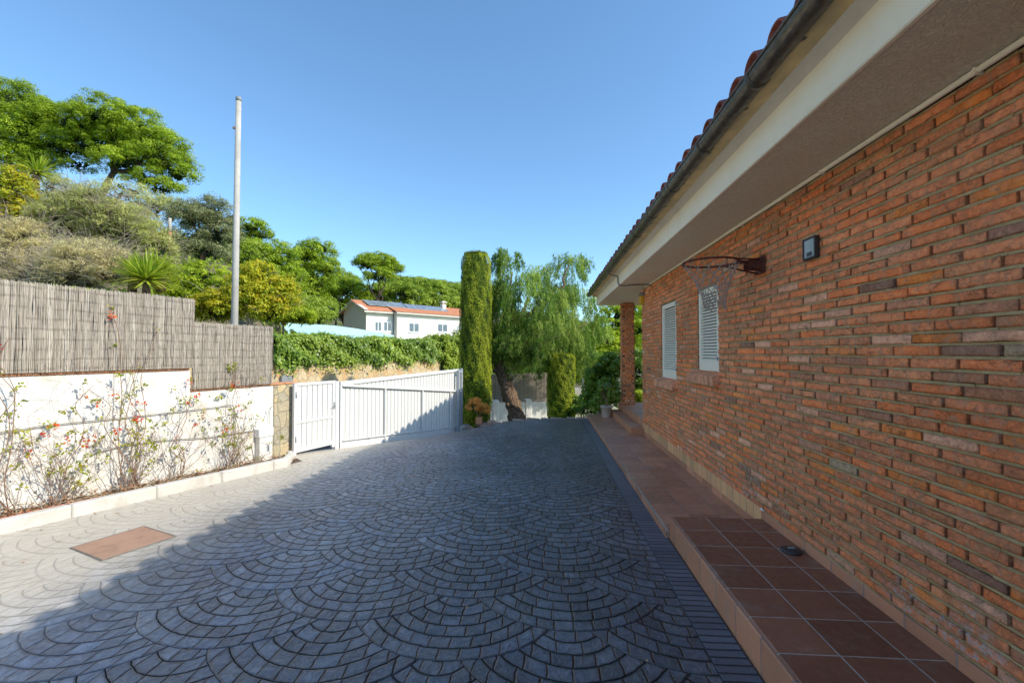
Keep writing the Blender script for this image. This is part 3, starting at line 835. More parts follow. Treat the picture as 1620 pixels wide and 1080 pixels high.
go = gutter().build('gutter', MAT['gutter'], house)
mj = MB(); y = 2.55-.82*8
while y < YR:
    pts = [(GX+(GR+.006)*math.cos(PI+PI*k/12), y, GZ+(GR+.006)*math.sin(PI+PI*k/12)*1.05) for k in range(13)]
    V = []; F = []
    for dy, rr in ((-.022, .001), (-.02, .006), (.02, .006), (.022, .001)):
        for k in range(13): an = PI+PI*k/12; V.append((GX+(GR+rr)*math.cos(an), y+dy, GZ+(GR+rr)*math.sin(an)*1.05))
    for i in range(3):
        for k in range(12): F.append((i*13+k, (i+1)*13+k, (i+1)*13+k+1, i*13+k+1))
    mj.add(V, F, True); y += .82; mj.build('gutter_joint', MAT['gutter'], go); mj = MB()
mj = MB(); y = YS+.3
while y < YR:
    mj.obox((GX+.02, y, GZ-.055), (.11, 0, .045), (0, .022, 0), (0, 0, .005)); y += .62; mj.build('gutter_bracket', MAT['dark'], go); mj = MB()
# conduit under the soffit
mb = MB(); pts = [(W-.022, YS+.2+i*.55, ZT-.016+random.uniform(-.002, .002)) for i in range(24)]
mb.tube(pts, .0145, 10); co = mb.build('conduit', MAT['fascia'], house)
for yy in (2.05, 3.15, 4.4, 5.8, 7.2): mb = MB(); mb.cbox((W-.04, yy, ZT-.036), (.04, 0, 0), (0, .016, 0), (0, 0, .036), .004); mb.build('clip', MAT['fascia'], co)
# looping grey drain hose from the gutter to the wall
def smooth_path(P, n=6):
    P = [Vector(p) for p in P]; out = []
    for i in range(len(P)-1):
        a = P[max(i-1, 0)]; b = P[i]; c = P[i+1]; d = P[min(i+2, len(P)-1)]
        for k in range(n):
            t = k/n; out.append(.5*((2*b)+(c-a)*t+(2*a-5*b+4*c-d)*t*t+(-a+3*b-3*c+d)*t**3))
    out.append(P[-1]); return out
yc = 7.6
mb = MB(); mb.tube(smooth_path([(GX+.02, 8.55, GZ-.055), (GX+.07, 8.45, GZ-.10), (XO-.04, 8.4, GZ-.13), (XO-.035, 8.35, ZT+.10), (XO-.03, 8.3, ZT-.0), (XO+.05, 8.25, ZT-.03), (XO+.25, 8.2, ZT-.022), (W-.10, 8.2, ZT-.022), (W-.02, 8.15, ZT-.03), (W-.015, 8.05, ZT-.075)]), .012, 8)
mb.build('drain_hose', MAT['cable'], house)
# porch: slab, step, brick pillar
mb = MB(); mb.cbox((W, YE+.002, -1), (4, 0, 0), (0, 11.85-YE, 0), (0, 0, 1.345), .01); mb.build('porch_floor', MAT['tile_low'], house)
mb = MB(); mb.cbox((W-.012, YE-.03, .06), (.014, 0, 0), (0, 11.85-YE, 0), (0, 0, .278), .004); mb.build('porch_edge', MAT['tile_riser'], house)
mb = MB(); mb.cbox((1.635, 8.80, .05), (W-.014-1.635, 0, 0), (0, 2.75, 0), (0, 0, .148), .008); mb.build('step', MAT['tile_low'], house)
mb = MB(); mb.cbox((1.62, 8.79, .0), (.016, 0, 0), (0, 2.76, 0), (0, 0, .196), .004); mb.cbox((1.636, 8.785, .0), (W-.018-1.636, 0, 0), (0, .016, 0), (0, 0, .194), .004); mb.build('step_riser', MAT['tile_riser'], house)
px0, py0, ps = 1.90, 11.35, .29
brick_face((px0, py0, 0), (1, 0, 0), (0, -1, 0), ps, .345, ZT, bl=.147)
brick_face((px0, py0+ps, 0), (0, -1, 0), (-1, 0, 0), ps, .345, ZT, bl=.147)
brick_face((px0+ps, py0, 0), (0, 1, 0), (1, 0, 0), ps, .345, ZT, bl=.147)
brick_face((px0+ps, py0+ps, 0), (-1, 0, 0), (0, 1, 0), ps, .345, ZT, bl=.147)
pil = flush_bricks('pillar', house)
mb = MB(); mb.box((px0+.03, py0+.03, .34), (px0+ps-.03, py0+ps-.03, ZT+.01)); mb.build('pillar_core', MAT['mortar_dark'], pil); BED.build('pillar_mortar', MAT['mortar'], pil)

# wall fittings (things of their own)
lm = empty('wall_lamp', (W, 3.29, 2.34), 'small square dark framed floodlight fixed high on the brick wall', 'lamp')
mb = MB(); yy0, yy1, zz0, zz1 = 3.21, 3.36, 2.265, 2.415; f = .014
mb.cbox((W-.045, yy0, zz0), (.035, 0, 0), (0, f, 0), (0, 0, zz1-zz0), .003); mb.cbox((W-.045, yy1-f, zz0), (.035, 0, 0), (0, f, 0), (0, 0, zz1-zz0), .003)
mb.cbox((W-.0445, yy0+f, zz0), (.034, 0, 0), (0, yy1-yy0-2*f, 0), (0, 0, f), .003); mb.cbox((W-.0445, yy0+f, zz1-f), (.034, 0, 0), (0, yy1-yy0-2*f, 0), (0, 0, f), .003)
mb.box((W-.02, yy0+.005, zz0+.005), (W-.009, yy1-.005, zz1-.005)); mb.build('housing', MAT['dark'], lm)
mb = MB(); mb.box((W-.038, yy0+f, zz0+f), (W-.034, yy1-f, zz1-f)); mb.build('glass', MAT['lamp_glass'], lm)
mb = MB(); mb.cbox((W-.041, yy0+.045, zz0+.022), (.004, 0, 0), (0, .06, 0), (0, 0, .028), .002); mb.build('sensor', MAT['dark'], lm)
al = empty('alarm_box', (W, 8.72, 2.6), 'small yellow and grey alarm box near the far end of the brick wall', 'alarm')
mb = MB(); mb.cbox((W-.09, 8.62, 2.52), (.08, 0, 0), (0, .14, 0), (0, 0, .15), .008); mb.build('body', MAT['yellow'], al)
mb = MB(); mb.cbox((W-.095, 8.615, 2.672), (.085, 0, 0), (0, .15, 0), (0, 0, .07), .008); mb.build('cap', MAT['sticker'], al)

# basketball hoop
hp = empty('basketball_hoop', (W, 4.04, 2.39), 'rusty red basketball ring with a torn hanging net, bolted to the brick wall', 'basketball hoop')
HC = Vector((1.435, 4.04, 2.395)); HR = .225
mb = MB(); mb.tube([HC+Vector((HR*math.cos(2*PI*i/48), HR*math.sin(2*PI*i/48), 0)) for i in range(49)], .0095, 8, cap=False); mb.build('rim', MAT['rust'], hp)
mb = MB()
mb.cbox((W-.028, 3.96, 2.29), (.010, 0, 0), (0, .16, 0), (0, 0, .15), .003)
mb.cbox((W-.14, 3.985, 2.33), (.112, 0, 0), (0, .008, 0), (0, 0, .075), .002); mb.cbox((W-.14, 4.087, 2.33), (.112, 0, 0), (0, .008, 0), (0, 0, .075), .002); mb.cbox((W-.21, 4.0, 2.398), (.19, 0, 0), (0, .08, 0), (0, 0, .006), .002)
for s_ in (-1, 1):
    mb.tube([(W-.02, 4.04+s_*.05, 2.30), (W-.27, 4.04+s_*.13, 2.385)], .008, 6)
    mb.tube([(W-.05, 4.04+s_*.05, 2.41), (HC.x+.17, 4.04+s_*.15, 2.397)], .008, 6)
for a in (3.975, 4.105):
    for z in (2.31, 2.42): mb.tube([(W-.032, a, z), (W-.044, a, z)], .008, 6)
mb.build('bracket', MAT['rust'], hp)
nk = 14
for i in range(nk):
    mb = MB(); a = 2*PI*i/nk; mb.tube([HC+Vector(((HR+.012*math.cos(t))*math.cos(a), (HR+.012*math.cos(t))*math.sin(a), -.004+.012*math.sin(t))) for t in np.linspace(0, 2*PI, 8)], .003, 5, cap=False); mb.build('net_hook', MAT['rust'], hp)
mb = MB(); rows = 7
def netp(i, r):
    a = 2*PI*(i+.5*(r % 2))/nk; t = r/rows; rad = HR*(1-t)+.085*t-.03*math.sin(PI*t)
    return HC+Vector((rad*math.cos(a)+.03*t, rad*math.sin(a), -.015-.38*t+.02*math.sin(a*3)*t))
for r in range(rows):
    for i in range(nk):
        if random.random() < .06 and r > 3: continue
        p = netp(i, r); j = i if r % 2 == 0 else i+1
        for q in (netp(i, r+1), netp(i+1 if r % 2 else i-1, r+1)):
            m = (p+q)/2+Vector((random.uniform(-.008, .008), random.uniform(-.008, .008), -.006)); mb.tube([p, m, q], .003, 4, cap=False)
mb.build('net', MAT['net'], hp)

# round black cap on the raised walkway
p = atz(1252, 872, .19)
dm = empty('round_cover', (p.x, p.y, .191), 'flat round black cover with a small knob lying on the raised tiles', 'cover')
mb = MB(); mb.lathe((p.x, p.y, .191), [(.0, .0), (.068, .0), (.07, .004), (.07, .014), (.064, .019), (.03, .021), (0, .021)], 32); mb.build('disc', MAT['dark'], dm)
mb = MB(); mb.cbox((p.x-.022, p.y-.008, .211), (.044, 0, 0), (0, .016, 0), (0, 0, .012), .003); mb.build('knob', MAT['sticker'], dm)

# manhole cover
mc = [atz(x, y, 0) for x, y in ((101, 869), (222, 834), (286, 846), (168.5, 885.5))]
ctr = sum(mc, Vector())/4; u = ((mc[1]-mc[0])+(mc[2]-mc[3])).normalized(); v = Vector((u.y, -u.x, 0)); hw = .265
mh = empty('manhole_cover', (ctr.x, ctr.y, 0), 'rusty square iron manhole cover set into the grey paving', 'manhole cover')
mb = MB(); mb.cbox(ctr-u*(hw-.012)-v*(hw-.012)+Vector((0, 0, .0)), u*2*(hw-.012), v*2*(hw-.012), (0, 0, .007), .002)
for a in (-1, 1): mb.cbox(ctr+u*(a*.15-.03)-v*.007+Vector((0, 0, .0065)), u*.06, v*.014, (0, 0, .004), .002)
mb.build('lid', MAT['rust_cover'], mh)
mb = MB()
for (o_, a, b) in ((-u*hw-v*hw, u*2*hw, v*.010), (-u*hw+v*(hw-.010), u*2*hw, v*.010), (-u*hw-v*(hw-.01), u*.010, v*(2*hw-.02)), (u*(hw-.010)-v*(hw-.01), u*.010, v*(2*hw-.02))):
    mb.cbox(ctr+o_, a, b, (0, 0, .008), .002)
mb.build('frame', MAT['cable'], mh)

# ------------------------------------------------------------------ street wall, coping, reed fences
TS = 1.82; TE = 3.12
gw = empty('garden_wall', wl(1, -.1, 0), 'white rendered garden wall stepping down behind the red flowering climbers', 'wall')
mb = MB()
mb.cbox(wl(-12, 0, -.6), WD*(12+TS), -WN*.2, (0, 0, .6+1.375), .006); mb.cbox(wl(TS, -.002, -.6), WD*(TE-TS), -WN*.196, (0, 0, .6+1.085), .006)
mb.build('masonry', MAT['white_wall'], gw)
mb = MB(); t = -12
while t < TS-.05:
    L = min(.3, TS+.02-t); mb.cbox(wl(t+.003, .018, 1.377+random.uniform(0, .003)), WD*(L-.006), -WN*.236, (0, 0, .03), .006); t += .3
t = TS
while t < TE+.3:
    L = min(.3, TE+.44-t); mb.cbox(wl(t+.003, .02, 1.087+random.uniform(0, .003)), WD*(L-.006), -WN*.23, (0, 0, .03), .006); t += .3
mb.build('coping', MAT['coping'], gw)

def mat_reed():
    n = NT('weathered_reed', .9, .15); X, Y, Z = n.xyz()
    t = n.attr('tint'); c = n.ramp(t, [(0, (.20, .165, .13)), (.4, (.40, .345, .28)), (.8, (.56, .50, .42)), (1, (.66, .61, .54))])
    rows = (Z/.105+n.noise(3, 2, .5)*.5).fract(); rows = (rows-.5).abs().smooth(.30, .5)
    v = n.comb(X*8., Y*8., Z*1.2)
    c = n.mul(c, (1.-rows*.32*n.noise(9, 3, .6).smooth(.35, .6))*(n.noise(4, 5, .7, vec=v)*1.1+.45)); n.color(c); return n.mat
MAT['reed'] = mat_reed()
MAT['reed_back'] = simple('reed_backing', (.46, .40, .32), (.32, .27, .21), 25, .95)  # backing close to the reeds' own colour
def reed_fence(name, t0, t1, z0, z1, label, off=.045, dens=340, base=None, wdir=None, wn=None, raggy=.02):
    base = base or wl(0); wdir = wdir or WD; wn = wn or WN
    c = base+wdir*((t0+t1)/2); root = empty(name, (c.x, c.y, z0), label, 'fence')
    n = int((t1-t0)*dens*2); T = RNG.uniform(t0, t1, n); seg = 7
    wz = np.array(wdir); nz = np.array(wn); b = np.array(base)
    P0 = b[None]+wz[None]*T[:, None]+nz[None]*(off+RNG.uniform(-.006, .014, n))[:, None]
    lean = RNG.normal(0, .012, n); top = z1+RNG.normal(0, raggy*.45, n); bot = z0+RNG.uniform(0, .25, n)*(RNG.random(n) < .3); r = RNG.uniform(.0010, .0030, n)
    V = np.zeros((n, seg+1, 3, 3)); 
    for k in range(seg+1):
        f = k/seg; z = bot+(top-bot)*f; wob = RNG.normal(0, .0022, n); row = np.cos(z/.105*2*PI+np.sin(T*9)*.5)*.0035
        q = P0+wz[None]*(lean*(f-.5)+wob)[:, None]+nz[None]*row[:, None]; q[:, 2] = z
        for m, (dx, dn) in enumerate(((-1, 0), (0, 1.), (1, 0))): V[:, k, m] = q+wz[None]*(r*dx)[:, None]+nz[None]*(r*dn)[:, None]
    idx = np.arange(n*(seg+1)*3).reshape(n, seg+1, 3); F = []
    for k in range(seg):
        for m in (0, 1): F.append(np.stack([idx[:, k, m], idx[:, k, m+1], idx[:, k+1, m+1], idx[:, k+1, m]], axis=1))
    F = np.stack(F, axis=1).reshape(-1, 4); tint = np.repeat(np.clip(RNG.normal(.50, .13, n)+.10*np.sin(T*41)+.08*np.sin(T*97), 0, 1), seg*2)
    link('reeds', np_mesh('reeds', V.reshape(-1, 3), F, {'tint': tint}), MAT['reed'], root)
    mb = MB(); mb.obox(Vector(base)+wdir*t0+wn*(off-.012)+Vector((0, 0, z0)), wdir*(t1-t0), -wn*.02, (0, 0, z1-z0-.03)); mb.build('backing', MAT['reed_back'], root)
    return root
reed_fence('reed_fence', -6.5, TS, 1.408, 2.33, 'taller grey brushwood fence screen nearest the camera on top of the white wall')
reed_fence('reed_fence', TS+.005, TE-.07, 1.118, 2.02, 'shorter grey brushwood fence screen beside the stone pillar')

# stone pillar, meter box, pipes
pa = hit(433.5, 650, wl(0, 0, 0), WN)
sp = empty('stone_pillar', wl(TE+.2, 0, -.1), 'square pillar clad in ochre stone at the hinge side of the small gate', 'pillar')
pe = PG0-WD*.02
mb = MB(); mb.cbox(wl(TE+.004, .012, -.5), WD*.415, -WN*.24, (0, 0, 1.585), .012); mb.build('cladding', MAT['flag'], sp)
mbx = empty('meter_box', wl(2.9, .05, .1), 'narrow white meter cabinet standing against the white wall by the stone pillar', 'meter box')
mb = MB(); mb.cbox(wl(2.80, .10, -.2), WD*.22, -WN*.098, (0, 0, .50), .008); mb.build('cabinet', MAT['white_wall'], mbx)
mb = MB(); mb.cbox(wl(2.78, .115, .30), WD*.26, -WN*.113, (0, 0, .14), .01); mb.build('lid', MAT['curtain'], mbx)
def onwall(x, y, off):
    return hit(x, y, wl(0, off, 0), WN)
wp = empty('wall_pipe', onwall(200, 665, .03), 'thin grey conduit running along the white wall and bending down at its far end', 'pipe')
mb = MB(); mb.tube(smooth_path([onwall(-160, 712, .03), onwall(56, 675, .03), onwall(200, 660, .028), onwall(330, 645, .03), onwall(362, 640.5, .03), onwall(370, 645, .03), onwall(372, 660, .03), onwall(372, 690, .03)], 6), .006, 8); mb.build('tube', MAT['pipe'], wp)
wp2 = empty('wall_pipe', onwall(300, 695, .03), 'lower thin conduit on the white wall leading to the meter cabinet', 'pipe')
mb = MB(); mb.tube(smooth_path([onwall(150, 716, .03), onwall(203, 703.5, .03), onwall(260, 696, .028), onwall(330, 691, .03), onwall(385, 683, .03), onwall(414, 679, .03)], 6), .006, 8); mb.build('tube', MAT['pipe'], wp2)
wc = empty('wall_cable', onwall(428, 650, .03), 'thin grey cable curving down the wall into the meter cabinet', 'cable')
mb = MB(); mb.tube(smooth_path([onwall(432, 641, .02), onwall(428, 646, .03), onwall(426, 658, .03), onwall(426, 671, .05)], 6), .005, 6); mb.build('wire', MAT['pipe'], wc)

# kerb and planting bed
KD = (K1-K0); KD.z = 0; KL = KD.length; KD.normalize(); KN = Vector((KD.y, -KD.x, 0))
ke = empty('kerb', (K0.x, K0.y, 0), 'pale concrete kerb edging the planting bed beside the drive', 'kerb')
mb = MB(); t = -7.0
def kz(t): return -.075*max(0, min(1, t/KL))
while t < KL-.1:
    L = min(.75, KL-t); a = Vector((K0.x, K0.y, 0))+KD*t; b = a+KD*(L-.004)
    mb.cbox(a+Vector((0, 0, kz(t)-.2)), KD*(L-.004)+Vector((0, 0, kz(t+L)-kz(t))), -KN*.10, (0, 0, .325), .012); t += L
e = Vector((K0.x, K0.y, 0))+KD*KL
kp = [e, e+(PG0-e).xy.to_3d()*.38+KD*.07+KN*.0, e+(PG0-e).xy.to_3d()*.72+KD*.03, Vector((PG0.x, PG0.y, 0))-WD*.03]
for i in range(3):
    a, b = kp[i], kp[i+1]; q = (b-a).normalized(); mb.cbox(a+Vector((0, 0, -.3-.01*i)), (b-a)-q*.003, Vector((-q.y, q.x, 0))*.09, (0, 0, .345-.012*i), .012)
mb.build('concrete', MAT['kerb'], ke)
def bedf(u, v):
    t = -7+v*(KL+.35+7); a = Vector((K0.x, K0.y, 0))+KD*t-KN*.09; s = (a-WA).dot(WD); b = wl(s, -.02); q = a.lerp(b, u); return q.x, q.y
grid_mesh('planting_bed', bedf, np.linspace(0, 1, 12), np.linspace(0, 1, 90),
          lambda x, y: .055-.115*max(0, min(1, (y-3.7)/3))+.02*math.sin(x*23)*math.sin(y*19)+.012*math.sin(x*51+y*37), MAT['soil'])
def bedp(t, u):
    a = Vector((K0.x, K0.y, 0))+KD*t-KN*.11; s = (a-WA).dot(WD); b = wl(s, .02); q = a.lerp(b, u); return np.array([q.x, q.y, .075-.115*max(0, min(1, (q.y-3.7)/3))])
n = 2600; Pt = np.array([bedp(random.uniform(-2, KL+.25), random.random()**1.3) for _ in range(n)]); Pt[:, 2] += RNG.uniform(0, .05, n)
N_ = norm(unit(n)*.7+np.array([0, 0, 1])); lt = leaves('leaf_litter', Pt, N_, unit(n), RNG.uniform(.015, .05, n), RNG.uniform(.008, .025, n), RNG.uniform(0, 1, n), LF['litter'])
tag(lt, 'brown dead leaves strewn over the planting bed', 'leaves', kind='stuff')
rp = tag(MB().build('hose', None), 'faded red irrigation hose lying along the planting bed', 'hose')
mb = MB(); mb.tube(smooth_path([Vector(bedp(t, .30+.05*math.sin(t*3)))+Vector((0, 0, .01)) for t in np.linspace(-2.5, 1.5, 9)], 5), .011, 7)
bpy.data.objects.remove(rp); rp = mb.build('hose', simple('faded_red_hose', (.45, .13, .08), (.34, .12, .08), 6, .6)); tag(rp, 'faded red irrigation hose lying along the planting bed', 'hose')

# ------------------------------------------------------------------ climbers on the white wall
def climber(t0, zb, label, height=1.2, spread=.6, stems=7, nl=260, nb=60, tall=None, depth=.3, lean=0., red=.5):
    o0 = wl(t0, .18, zb); root = empty('bougainvillea', o0, label, 'climbing plant', 'flowering climbers on the white wall')
    mb = MB(); ends = []
    def grow(p, d, L, r, lvl):
        n = max(3, int(L/.06)); pts = [p]; q = p.copy(); dd = d.normalized()
        for i in range(n):
            dd = (dd+Vector((random.gauss(0, .16), random.gauss(0, .16), random.gauss(0, .14)))+Vector((0, 0, -.02 if lvl else .02))).normalized()
            s_ = (q-WA).dot(WN)
            if s_ < .03: dd = (dd+WN*.4).normalized()
            if s_ > depth: dd = (dd-WN*.35).normalized()
            q = q+dd*(L/n); pts.append(q.copy())
            if lvl < 2 and random.random() < (.34 if lvl == 0 else .22):
                sd = (dd+Vector((random.gauss(0, .6), random.gauss(0, .8), random.gauss(.1, .5)))).normalized(); grow(q.copy(), sd, L*random.uniform(.2, .5), r*.55, lvl+1)
            if i > n*.25: ends.append((q.copy(), i/n))
        mb.tube(pts, [max(.0009, r*(1-.8*i/n)) for i in range(n+1)], 4 if lvl else 5, cap=False)
    for i in range(int(stems*1.7)):
        d = Vector((0, 0, 1))+WD*random.uniform(-1, 1)*spread+WD*lean+WN*random.uniform(-.15, .25)
        grow(o0+WD*random.uniform(-.12, .12), d, height*random.uniform(.5, 1.15), random.uniform(.002, .0042), 0)
    if tall:
        for (ex, ez) in tall:
            a = Vector(o0); b = wl(t0+ex, .09, ez); P = [a.lerp(b, k/6)+WD*random.uniform(-.09, .09)+WN*random.uniform(-.02, .03) for k in range(7)]; P = smooth_path(P, 5)
            mb.tube(P, [.0045*(1-.6*i/len(P))+.001 for i in range(len(P))], 5, cap=False)
            for k, q in enumerate(P):
                if k > len(P)*.35:
                    for _ in range(3): ends.append((q+Vector((random.gauss(0, .03), random.gauss(0, .04), random.gauss(0, .04))), k/len(P)))
    nl = int(nl*1.35); nb = int(nb*.65)
    mb.build('stems', MAT['twig'], root)
    E = np.array([list(e[0]) for e in ends]); tt = np.array([e[1] for e in ends])
    cl = RNG.integers(0, len(E), max(6, nl//9)); id_ = cl[RNG.integers(0, len(cl), nl)]
    P = E[id_]+RNG.normal(0, .022, (nl, 3)); s_ = RNG.uniform(.02, .045, nl)
    leaves('leaves', P, norm(unit(nl)+np.array(WN)*.5), unit(nl), s_, s_*.7, RNG.uniform(0, 1, nl), LF['boug'], root)
    hi = np.argsort(-E[:, 2])[:max(8, int(len(E)*.6))]; cl = hi[RNG.integers(0, len(hi), max(4, nb//8))]; id_ = cl[RNG.integers(0, len(cl), nb)]
    P = E[id_]+RNG.normal(0, .022, (nb, 3)); s_ = RNG.uniform(.024, .044, nb)
    leaves('bracts', P, norm(unit(nb)+np.array(WN)*.6), unit(nb), s_, s_*.8, RNG.uniform(0, 1, nb), LF['bract'], root)
    return root
climber(-.02, .05, 'leafy flowering climber at the left edge with a thick upright stem', 1.2, .25, 5, 130, 70, tall=[(.0, 1.9), (.05, 1.75), (-.1, 2.0)])
climber(.42, .04, 'sprawling thin stemmed climber with small orange bracts, second from the left', 1.15, .75, 13, 330, 60, tall=[(.25, 1.25)])
climber(1.06, .02, 'tangled climber reaching over the coping onto the tall fence with red bracts', 1.2, .55, 13, 420, 150, tall=[(.06, 1.45), (.10, 1.6), (-.25, 2.15), (.25, 1.95), (-.3, 1.2)])
climber(1.55, .0, 'slender climber with scattered red bracts just left of the wall step', .9, .4, 6, 110, 90, tall=[(.10, 1.15), (.22, 1.28), (.05, .9)])
climber(2.32, -.04, 'bushy climber with rust coloured leaves next to the meter cabinet', 1.05, .42, 15, 420, 40, tall=[(.0, 1.4), (.06, 1.45), (.45, .62)])
n = 170; px_ = RNG.uniform(0, 1, n); yy_ = RNG.uniform(1.5, 12, n); xx_ = np.array([XL(b)+.03+(.9-XL(b))*a**2.6 for a, b in zip(px_, yy_)])
Pd = np.array([(a, b, drive_z(a, b)+.006) for a, b in zip(xx_, yy_)]); sz = RNG.uniform(.012, .035, n)
o = leaves('fallen_leaves', Pd, norm(unit(n)*.25+np.array([0, 0, 1])), unit(n), sz, sz*.6, RNG.uniform(0, 1, n), LF['litter']); tag(o, 'few small dry leaves blown onto the grey paving', 'leaves', kind='stuff')
# fallen dry stems
dst = MB()
for i in range(120):
    t = random.uniform(-.5, KL); p = Vector(bedp(t, random.uniform(.1, .9))); d = Vector((random.gauss(0, .2), random.gauss(0, 1), random.uniform(0, .5))).normalized()*random.uniform(.12, .5)
    dst.tube([p, p+d*.5+Vector((0, 0, .02)), p+d], [.004, .003, .0015], 4, cap=False)
o = dst.build('dry_twigs', MAT['twig_pale']); tag(o, 'pale dry twigs and cut stems piled along the planting bed', 'twigs', kind='stuff')
mb = MB(); a = wl(2.68, .16, -.08); mb.tube([a, a+Vector((-.03, -.05, .30))], .006, 6); o = mb.build('iron_rod', MAT['rust']); tag(o, 'short rusty iron rod stuck upright in the planting bed', 'rod')

# ------------------------------------------------------------------ gates
def gz(x, y): return drive_z(x, y)
def ped_gate():
    a = Vector((PG0.x, PG0.y, 0)); b = Vector((PG1.x, PG1.y, 0)); d = (b-a); L = d.length; d.normalize(); nn = Vector((d.y, -d.x, 0))
    zt = 1.10; zb = -.06; root = empty('pedestrian_gate', (a.x, a.y, zb), 'narrow white metal pedestrian gate with vertical bars and a middle rail', 'gate')
    def V3(s_, n_, z): return a+d*s_+nn*n_+Vector((0, 0, z))
    fr = MB(); w = .05
    fr.cbox(V3(0, 0, zb-.05), d*w, -nn*.05, (0, 0, zt-zb+.05), .004); fr.cbox(V3(L-w-.02, 0, zb-.05), d*(w+.02), -nn*.05, (0, 0, zt-zb+.05), .004)
    fr.cbox(V3(w, -.001, zt-w), d*(L-2*w-.02), -nn*.048, (0, 0, w), .004); fr.cbox(V3(w, -.001, zb), d*(L-2*w-.02), -nn*.048, (0, 0, .07), .004); fr.cbox(V3(w, -.001, zb+.48), d*(L-2*w-.02), -nn*.048, (0, 0, .035), .004)
    fr.build('frame', MAT['white_metal'], root)
    pn = MB(); n = 7; iw = L-2*w-.02; s_ = w
    for i in range(n): pn.cbox(V3(w+iw*i/n+.006, -.018, zb+.07), d*(iw/n-.012), -nn*.012, (0, 0, zt-zb-.07-w), .003)
    pn.obox(V3(w, -.036, zb+.07), d*iw, -nn*.004, (0, 0, zt-zb-.07-w)); pn.build('panel', MAT['white_metal'], root)
    for z in (.12, .86):
        hg = MB(); hg.tube([V3(.03, .012, z), V3(.03, .012, z+.10)], .010, 8); hg.build('hinge', MAT['grey_metal'], root)
    hd = MB(); hd.cbox(V3(L-.055, .008, .58), d*.03, -nn*.008, (0, 0, .13), .003); hd.tube([V3(L-.04, .004, .64), V3(L-.04, .04, .64), V3(L-.10, .045, .64)], .007, 8); hd.build('handle', MAT['sticker'], root)
ped_gate()
def sliding_gate():
    a = Vector((SG0.x, SG0.y, 0)); b = Vector((SG1.x, SG1.y, 0)); d = (b-a); L = d.length; d.normalize(); nn = Vector((d.y, -d.x, 0)); Z = Vector((0, 0, 1))
    def top(s_): return 1.072+(1.157-1.072)*s_/L
    def bot(s_): return -.165+(-.565+.165)*s_/L
    def beam(s_): return 1.02+(.56-1.02)*s_/L
    root = empty('sliding_gate', (a.x, a.y, -.17), 'long white ribbed metal sliding gate with a sloping crossbar', 'gate')
    def V3(s_, n_, z): return a+d*s_+nn*n_+Z*z
    # ribbed sheet
    V = []; F = []; p = .125; prof = [(0, 0), (.094, 0), (.101, -.022), (.118, -.022)]; s_ = .05; pts = []
    while s_ < L-.05:
        for (ds, dn) in prof:
            if s_+ds < L-.02: pts.append((s_+ds, dn))
        s_ += p
    for (q, dn) in pts: V += [V3(q, dn-.02, bot(q)+.03), V3(q, dn-.02, top(q)-.03)]
    F = [(2*i, 2*i+2, 2*i+3, 2*i+1) for i in range(len(pts)-1)]; mb = MB(); mb.add(V, F); mb.build('ribbed_panel', MAT['white_metal'], root)
    def bar(name, z0, z1, h, n0, th, s0=0., s1=None, mat='white_metal'):
        mb = MB(); s1 = s1 or L
        mb.cbox(V3(s0, n0, z0), d*(s1-s0)+Z*(z1-z0), -nn*th, Z*h, .005); return mb.build(name, MAT[mat], root)
    bar('top_rail', top(0)-.075, top(L)-.075, .075, .012, .06)
    bar('bottom_rail', bot(0)-.02, bot(L)-.02, .12, .014, .07)
    bar('crossbar', beam(0)-.04, beam(L)-.04, .045, .035, .04, .04)
    bar('lower_pipe', bot(0)+.13, bot(L)+.13, .025, .035, .025, .05)
    for x in (608.7, 667.8, 712):
        s_ = (hit(x, 640, a, nn)-a).dot(d); mb = MB(); mb.cbox(V3(s_-.02, .030, bot(s_)+.09), d*.04, -nn*.03, Z*(beam(s_)-.04-bot(s_)-.09), .004); mb.build('stiffener', MAT['white_metal'], root)
    mb = MB(); mb.cbox(V3(0, .013, bot(0)), d*.05, -nn*.062, Z*(top(0)-bot(0)), .004); mb.build('end_post', MAT['white_metal'], root)
    mb = MB(); s_ = (hit(582, 700, a, nn)-a).dot(d); mb.cbox(V3(s_, .03, bot(s_)+.11), d*.12, -nn*.03, Z*.05, .004); mb.build('latch', MAT['grey_metal'], root)
    # posts
    g1 = empty('gate_post', V3(-.09, 0, -.2), 'white steel post between the small gate and the sliding gate', 'post')
    mb = MB(); mb.cbox(V3(-.12, .02, -.35), d*.085, -nn*.085, Z*(1.085+.35), .005); mb.build('column', MAT['white_metal'], g1)
    g2 = empty('gate_post', V3(L-.02, .1, -.6), 'grey galvanised guide post at the right end of the sliding gate', 'post')
    mb = MB(); mb.cbox(V3(L-.19, .13, -.8), d*.08, -nn*.08, Z*(1.13+.8), .005); mb.cbox(V3(L+.01, .10, -.8), d*.08, -nn*.08, Z*(1.17+.8), .005)
    mb.cbox(V3(L-.11, .12, 1.06), d*.12, -nn*.05, Z*.05, .004); mb.cbox(V3(L-.11, .12, .52), d*.12, -nn*.05, Z*.035, .004); mb.build('column', MAT['grey_metal'], g2)
    mb = MB(); mb.cbox(V3(L-.12, .18, -.8), d*.26, -nn*.24, Z*.40, .02); mb.build('base', MAT['kerb'], g2)
sliding_gate()

